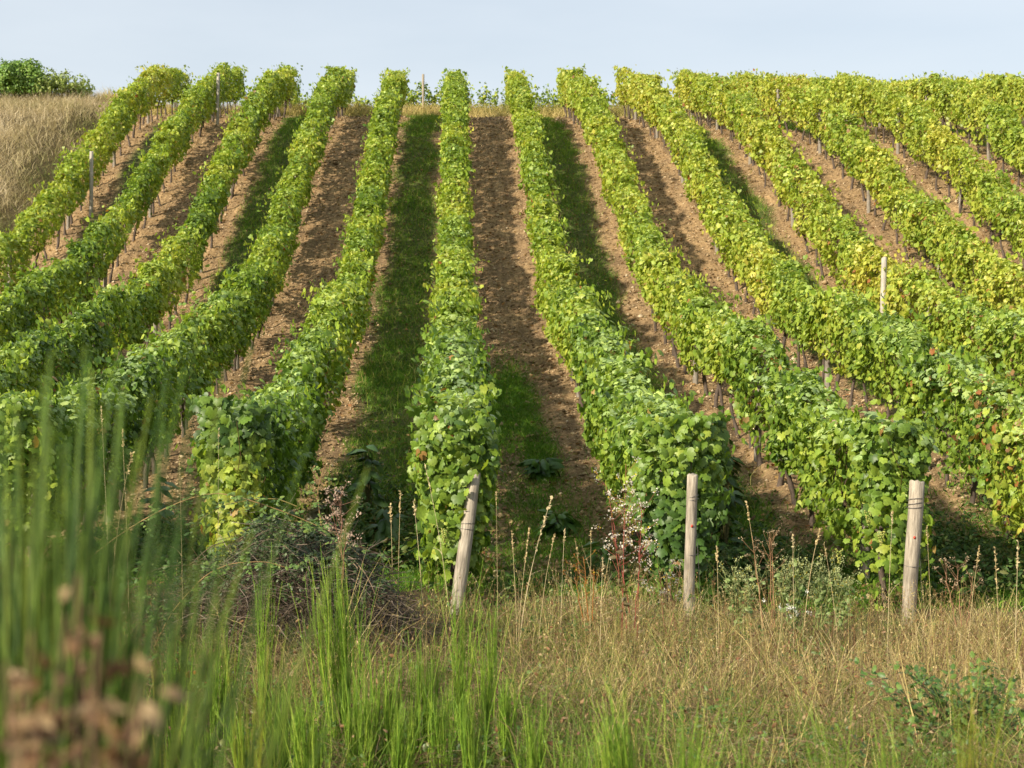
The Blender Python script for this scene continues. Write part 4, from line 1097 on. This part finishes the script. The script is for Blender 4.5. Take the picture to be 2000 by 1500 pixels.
# dog rose: arching canes with oval leaflets, red hips
def rose(paths, hips, label, seed, Y, base_px):
    r = np.random.default_rng(seed)
    bx = pix(base_px, Y); bz = float(gz(bx, Y))
    O = np.array([bx, Y, bz])
    root = thing("dog_rose", tuple(O), label, "wild rose")
    Bl = Buf()
    for pts in paths:
        w = np.array([(pix(a, Y + dy), Y + dy, pz(b_, Y + dy)) for a, b_, dy in pts])
        t0 = np.linspace(0, 1, len(w)); t = np.linspace(0, 1, 26)
        P = np.stack([np.interp(t, t0, w[:, c]) for c in range(3)], 1)
        for _ in range(3):
            P[1:-1] = (P[:-2] + 2 * P[1:-1] + P[2:]) / 4
        V, F = tubes((P - O)[None], (.0048 - .003 * t)[None], 6)
        B = Buf(); B.add(V, F, (.27, .17, .07)); obj("cane", B.mesh("cane", M_STEM, True), root)
        nleaf = max(5, int(np.linalg.norm(np.diff(P, axis=0), axis=1).sum() / .055))
        for s in np.linspace(.2, 1, nleaf):                      # pinnate leaves of five to seven leaflets
            c0 = np.array([np.interp(s, t, P[:, c]) for c in range(3)]) - O
            d = norm(np.array([r.normal(0, 1), r.normal(-.4, .6), r.normal(-.1, .7)]))
            Lr_ = r.uniform(.06, .11)
            e = np.linspace(.35, 1, 4)
            for ee in e:
                for sd in ((-1, 1) if ee < .99 else (0,)):
                    sdv = norm(np.cross(d, np.array([0, 0, 1.0])))
                    tip = d * (.6 if sd else 1) + sdv * sd
                    V, F = place(*OVAL, np.array([[r.normal(0, .4), r.normal(-.3, .4), 1.0]]), tip[None], [r.uniform(.024, .04)], (c0 + d * Lr_ * ee)[None])
                    Bl.add(V, F, mixc([(.07, .13, .03), (.12, .20, .04), (.20, .27, .06)], np.array([r.random()])))
    obj("leaves", Bl.mesh("leaves", M_DARKLEAF), root)
    for (a, b_, dy) in hips:
        c0 = np.array([pix(a, Y + dy), Y + dy, pz(b_, Y + dy)]) - O
        u = np.linspace(0, np.pi, 9)
        P = np.stack([np.zeros(9), np.zeros(9), -.014 * np.cos(u)], 1)
        V, F = tubes(P[None], (.0095 * np.sin(u) ** .7 + .0008)[None], 8)
        B = Buf(); B.add(V, F, (.45, .035, .015)); h_ = obj("rose_hip", B.mesh("rose_hip", M_RED, True), root); h_.location = tuple(c0)
        h_.rotation_euler = (r.normal(0, .4), r.normal(0, .4), 0)
rose([[(170, 1090, 0), (240, 1035, 0), (330, 985, 0), (420, 955, 0), (500, 980, 0), (560, 1000, 0), (640, 1035, 0), (730, 1080, 0)],
      [(628, 1030, .05), (622, 990, .05), (620, 955, .05), (632, 912, .05)]], [], "dog rose cane arching over the bramble mound with oval leaves", 840, 11.5, 172)
rose([[(300, 1260, 0), (335, 1190, 0), (400, 1120, 0), (450, 1098, 0), (520, 1095, 0), (565, 1110, 0)],
      [(330, 1330, 0), (300, 1200, 0), (285, 1150, 0)]], [], "shorter leafy rose cane on the front of the bramble mound", 841, 10.9, 305)
rose([[(330, 1420, 0), (345, 1350, 0), (350, 1290, 0), (320, 1270, 0)], [(330, 1420, 0), (385, 1350, 0), (405, 1330, 0)]],
     [(340, 1333, 0), (342, 1352, 0), (364, 1314, -.02), (379, 1312, -.02), (400, 1335, 0), (365, 1318, .03)], "rose sprig with a bunch of red hips below the bramble mound", 842, 9.6, 332)
rose([[(250, 1330, 0), (235, 1260, 0), (222, 1195, 0)]], [(219, 1206, 0), (230, 1207, 0), (220, 1238, 0)], "rose sprig with three red hips half behind the blurred broom", 843, 9.7, 252)

# thistle gone to seed beside the rose
def fluff_plant(px, Y, stems, label, name, cat, seed, stemcol, fluffcol, yellow=.1, fl=10, fsz=.012, leafy=0, leafcol=(.1, .16, .04), leafname="leaves"):
    r = np.random.default_rng(seed)
    bx = pix(px, Y); O = np.array([bx, Y, float(gz(bx, Y))])
    root = thing(name, tuple(O), label, cat)
    Bs_, Bl = Buf(), Buf()
    for (ax, ay, tx, ty, br) in stems:
        a = np.array([pix(ax, Y), Y, pz(ay, Y)]) - O; e = np.array([pix(tx, Y), Y + r.normal(0, .05), pz(ty, Y)]) - O
        t = np.linspace(0, 1, 10)
        P = a + (e - a) * t[:, None]; P[1:] += r.normal(0, .004, (9, 3))
        V, F = tubes(P[None], (.0042 - .0026 * t)[None], 5); Bs_.add(V, F, stemcol)
        L = np.linalg.norm(e - a)
        for _ in range(br):
            s = r.uniform(.45, 1)
            c0 = a + (e - a) * s
            d = norm(np.array([r.normal(0, 1), r.normal(0, .7), r.uniform(.3, 1.2)])) * r.uniform(.05, .16)
            q = c0 + d * np.linspace(0, 1, 4)[:, None]; q[:, 2] += .02 * np.linspace(0, 1, 4) ** 2
            V, F = tubes(q[None], np.full((1, 4), .0013), 3); Bs_.add(V, F, stemcol)
            k = fl
            pp = q[-1] + r.normal(0, fsz * .9, (k, 3))
            V, F = place(*OVAL, r.normal(0, 1, (k, 3)), r.normal(0, .7, (k, 3)) + np.array([0, 0, .6]), r.uniform(.6, 1.3, k) * fsz, pp)
            cc = np.where(r.random(k)[:, None] < yellow, np.array([[.5, .38, .03]]), np.array([fluffcol])) * r.uniform(.8, 1.15, k)[:, None]
            Bf = Buf(); Bf.add(V, F, np.repeat(cc, len(OVAL[0]), 0)); obj('flower_head', Bf.mesh('flower_head', M_FLUFF), root)
        if leafy:
            k = int(leafy * L * 30)
            s = r.uniform(.05, .95, k); pp = a + (e - a) * s[:, None]
            V, F = place(*DOCK, r.normal(0, .6, (k, 3)) + np.array([0, -.3, 1]), r.normal(0, 1, (k, 3)) + np.array([0, 0, .4]), r.uniform(.03, .07, k), pp)
            Bl.add(V, F, np.repeat(np.array([leafcol]) * r.uniform(.7, 1.3, k)[:, None], len(DOCK[0]), 0))
    obj("stem", Bs_.mesh("stem", M_STEM, True), root)
    if leafy: obj(leafname, Bl.mesh(leafname, M_DARKLEAF), root)
fluff_plant(672, 11.4, [(672, 1220, 665, 962, 18), (672, 1100, 645, 985, 6), (670, 1130, 675, 1010, 12)], "brown thistle gone to seed standing above the rose leaves", "dried_thistle", "thistle", 860, (.22, .11, .07), (.44, .33, .25), 0, 12, .015)
fluff_plant(1215, 12.2, [(1215, 1260, 1222, 905, 26), (1240, 1230, 1255, 990, 16), (1225, 1230, 1195, 1020, 14), (1245, 1250, 1250, 1060, 14), (1230, 1200, 1185, 950, 8)], "tall weed with red stems and white seed fluff beside the slim post", "groundsel_plant", "weed", 861, (.26, .07, .05), (.62, .57, .47), .16, 12, .016, .3, (.16, .13, .06))
fluff_plant(1300, 12.6, [(1300, 1240, 1285, 1110, 8), (1310, 1240, 1330, 1120, 8), (1320, 1240, 1310, 1150, 8)], "low weed with white seed tufts at the foot of the slim post", "groundsel_plant", "weed", 862, (.25, .13, .07), (.52, .48, .40), .12, 9, .014)
fluff_plant(1150, 11.9, [(1150, 1215, 1140, 1090, 5), (1158, 1215, 1160, 1110, 5), (1140, 1210, 1122, 1130, 5)], "small rust orange weed tuft in the alley gap", "dock_tuft", "weed", 863, (.30, .12, .03), (.34, .15, .04), .15, 12, .010)
for k, (a, b_, w_, lab) in enumerate([(1450, 1118, 34, "pale green fleabane clump closest to the slim post"), (1552, 1100, 40, "tallest pale green fleabane clump between the slim and thick posts"), (1602, 1118, 34, "pale green fleabane clump beside the tallest one"), (1640, 1130, 26, "smallest pale green fleabane clump left of the thick post")]):
    r = np.random.default_rng(870 + k)
    st = [(a + r.normal(0, 6), 1235, a + r.normal(0, w_ * .55), b_ + abs(r.normal(0, 14)), 12) for _ in range(7)]
    fluff_plant(a, 12.7, st, lab, "fleabane_clump", "weed", 880 + k, (.18, .22, .07), (.40, .44, .20), .08, 9, .012, 1.0, (.19, .26, .085))
fluff_plant(1492, 12.3, [(1492, 1230, 1470, 1050, 9), (1510, 1230, 1500, 1040, 10), (1515, 1230, 1510, 1055, 8)], "reddish brown seeding weed with wispy heads behind the fleabane", "seeding_weed", "weed", 890, (.26, .14, .07), (.38, .29, .18), 0, 8, .011)
fluff_plant(1870, 12.0, [(1870, 1230, 1852, 1120, 9), (1880, 1230, 1878, 1110, 9), (1890, 1230, 1900, 1130, 8)], "brown seeding weed right of the thick post", "seeding_weed", "weed", 891, (.24, .13, .07), (.40, .30, .19), 0, 9, .012)
fluff_plant(1530, 11.9, [(1530, 1260, 1528, 1190, 4), (1545, 1260, 1560, 1185, 4), (1570, 1260, 1572, 1200, 3)], "low white flowered weed under the fleabane clumps", "yarrow_plant", "weed", 892, (.15, .17, .06), (.72, .72, .66), 0, 14, .010)

# ------------------------------------------------------------------ broad leaved weeds in the alleys
def dock(x, y, n_, size, label, seed, h=.25, pal=((.04, .10, .02), (.07, .155, .03), (.12, .21, .04)), upright=0, name="dock_plant"):
    r = np.random.default_rng(seed)
    O = (x, y, float(gz(x, y)))
    root = thing(name, O, label, "weed", None)
    a = r.uniform(0, 6.28, n_); rr = r.uniform(.2, 1, n_)
    t = np.linspace(0, 1, 5)
    E = np.stack([np.cos(a) * rr * size * .55, np.sin(a) * rr * size * .55, h * r.uniform(.3, 1, n_)], 1)
    if upright: E[:, 2] = r.uniform(.1, 1, n_) * upright; E[:, :2] *= .6
    P = E[:, None] * t[None, :, None]; P[:, :, 2] = E[:, 2:3] * np.sqrt(t)[None] if not upright else E[:, 2:3] * t[None] ** .8
    V, F = tubes(P, np.broadcast_to(.005 * (1 - .5 * t), (n_, 5)), 4)
    B = Buf(); B.add(V, F, (.12, .11, .04)); obj("stem", B.mesh("stem", M_STEM, True), root)
    V, F = place(*DOCK, np.stack([np.cos(a) * .3, np.sin(a) * .3, np.ones(n_)], 1) + r.normal(0, .3, (n_, 3)), np.stack([np.cos(a), np.sin(a), np.full(n_, .05)], 1), r.uniform(.5, 1.05, n_) * size, E)
    B = Buf(); B.add(V, F, np.repeat(mixc(pal, r.random(n_)), len(DOCK[0]), 0)); obj("leaves", B.mesh("leaves", M_DARKLEAF), root)
dock(1.10, 20.9, 60, .23, "broad leaved dock in the bare alley, the one farther up the slope", 900)
dock(1.12, 18.0, 60, .22, "broad leaved dock in the bare alley, nearest to the foreground grass", 901)
dock(1.5, 16.6, 12, .2, "small dock seedling near the slim post's row end", 902)
dock(-.98, 18.4, 46, .24, "tall dark leafy weed growing from the lush grass strip", 903, .3, ((.025, .06, .015), (.045, .10, .022), (.07, .13, .03)), 1.0, "tall_weed")
dock(-.7, 16.3, 30, .26, "dark bushy weed low in the grass strip before the leaning post's row", 904, .3, ((.025, .06, .015), (.045, .10, .022), (.07, .13, .03)), .6, "tall_weed")
dock(-1.25, 15.9, 30, .22, "brown stemmed weed at the foot of the row with yellow end leaves", 905, .3, ((.06, .05, .02), (.06, .09, .03), (.10, .08, .03)), .8, "tall_weed")
dock(2.75, 16.6, 36, .22, "leafy dark weed behind the slim post", 906, .3, ((.025, .06, .015), (.045, .10, .022), (.07, .13, .03)), .8, "tall_weed")
dock(3.15, 18.8, 34, .2, "dark weed farther up the alley behind the slim post", 907, .3, ((.03, .06, .02), (.05, .10, .026), (.09, .10, .03)), .9, "tall_weed")
dock(-3.1, 17.2, 26, .2, "grey green thistle in the shaded alley beside the blurred broom", 908, .3, ((.06, .11, .045), (.10, .16, .07), (.14, .2, .09)), .75, "tall_weed")
dock(4.75, 15.0, 34, .13, "vine shoot creeping over the ground right of the thick post", 909, .45, ((.08, .16, .03), (.13, .22, .04), (.2, .26, .05)), .4, "creeping_vine")

# oak seedling bottom right
r = np.random.default_rng(950)
oy = 8.9; ox = pix(1890, oy); O = np.array([ox, oy, float(gz(ox, oy))])
root = thing("oak_sapling", tuple(O), "green oak sapling with lobed leaves in the lower right corner", "sapling")
nb = 130; t = np.linspace(0, 1, 6)
E = np.stack([r.normal(0, .30, nb), r.normal(0, .25, nb), r.uniform(.08, .58, nb)], 1)
P = E[:, None] * t[None, :, None]; P[:, :, 2] = E[:, 2:3] * t[None] ** .7; P[:, 1:] += r.normal(0, .01, (nb, 5, 3))
V, F = tubes(P, np.broadcast_to(.004 * (1 - .6 * t), (nb, 6)), 4)
B = Buf(); B.add(V, F, (.15, .10, .05)); obj("branches", B.mesh("branches", M_STEM, True), root)
k = nb * 15
bi = np.repeat(np.arange(nb), 15); s = r.uniform(.3, 1, k)
LP = np.stack([E[bi, 0] * s, E[bi, 1] * s, E[bi, 2] * s ** .7], 1) + r.normal(0, .02, (k, 3))
V, F = place(*OAK, r.normal(0, .5, (k, 3)) + np.array([0, -.35, 1]), r.normal(0, 1, (k, 3)), r.uniform(.026, .058, k), LP)
B = Buf(); B.add(V, F, np.repeat(mixc([(.04, .095, .018), (.08, .155, .028), (.15, .23, .045)], r.random(k)), len(OAK[0]), 0))
obj("leaves", B.mesh("leaves", M_DARKLEAF), root)

# pale grape bunches hanging at the near end of the thick post's row
t_ = (1 + 5 ** .5) / 2
IV = norm(np.array([(-1, t_, 0), (1, t_, 0), (-1, -t_, 0), (1, -t_, 0), (0, -1, t_), (0, 1, t_), (0, -1, -t_), (0, 1, -t_), (t_, 0, -1), (t_, 0, 1), (-t_, 0, -1), (-t_, 0, 1)], float))
IF = np.array([(0, 11, 5), (0, 5, 1), (0, 1, 7), (0, 7, 10), (0, 10, 11), (1, 5, 9), (5, 11, 4), (11, 10, 2), (10, 7, 6), (7, 1, 8), (3, 9, 4), (3, 4, 2), (3, 2, 6), (3, 6, 8), (3, 8, 9), (4, 9, 5), (2, 4, 11), (6, 2, 10), (8, 6, 7), (9, 8, 1)])
M_GRAPE = leaf_mat("grape_skin", .25, .35, .5, 80)
r = np.random.default_rng(990)
for ri, px, py, Y in [(2, 1697, 1000, 14.42), (2, 1640, 1075, 14.45), (2, 1722, 1040, 14.40), (0, 868, 1030, 14.1)]:
    n_ = 46
    h_ = r.uniform(0, 1, n_); rad = .032 * (1 - h_ * .75)
    a_ = r.uniform(0, 6.28, n_)
    P = np.stack([rad * np.cos(a_), rad * np.sin(a_), -.13 * h_], 1)
    V = (P[:, None] + IV[None] * .0085 * r.uniform(.85, 1.1, (n_, 1, 1))).reshape(-1, 3)
    F = (IF[None] + (np.arange(n_) * 12)[:, None, None]).reshape(-1, 3)
    o = obj("grape_bunch", make_mesh("grape_bunch", V, F, M_GRAPE, np.repeat(mixc([(.22, .28, .05), (.34, .37, .08), (.42, .38, .10)], r.random(n_)), 12, 0), True), row_roots[ri])
    L0 = row_roots[ri].location
    o.location = (pix(px, Y) - L0[0], Y - L0[1], pz(py, Y) - L0[2])
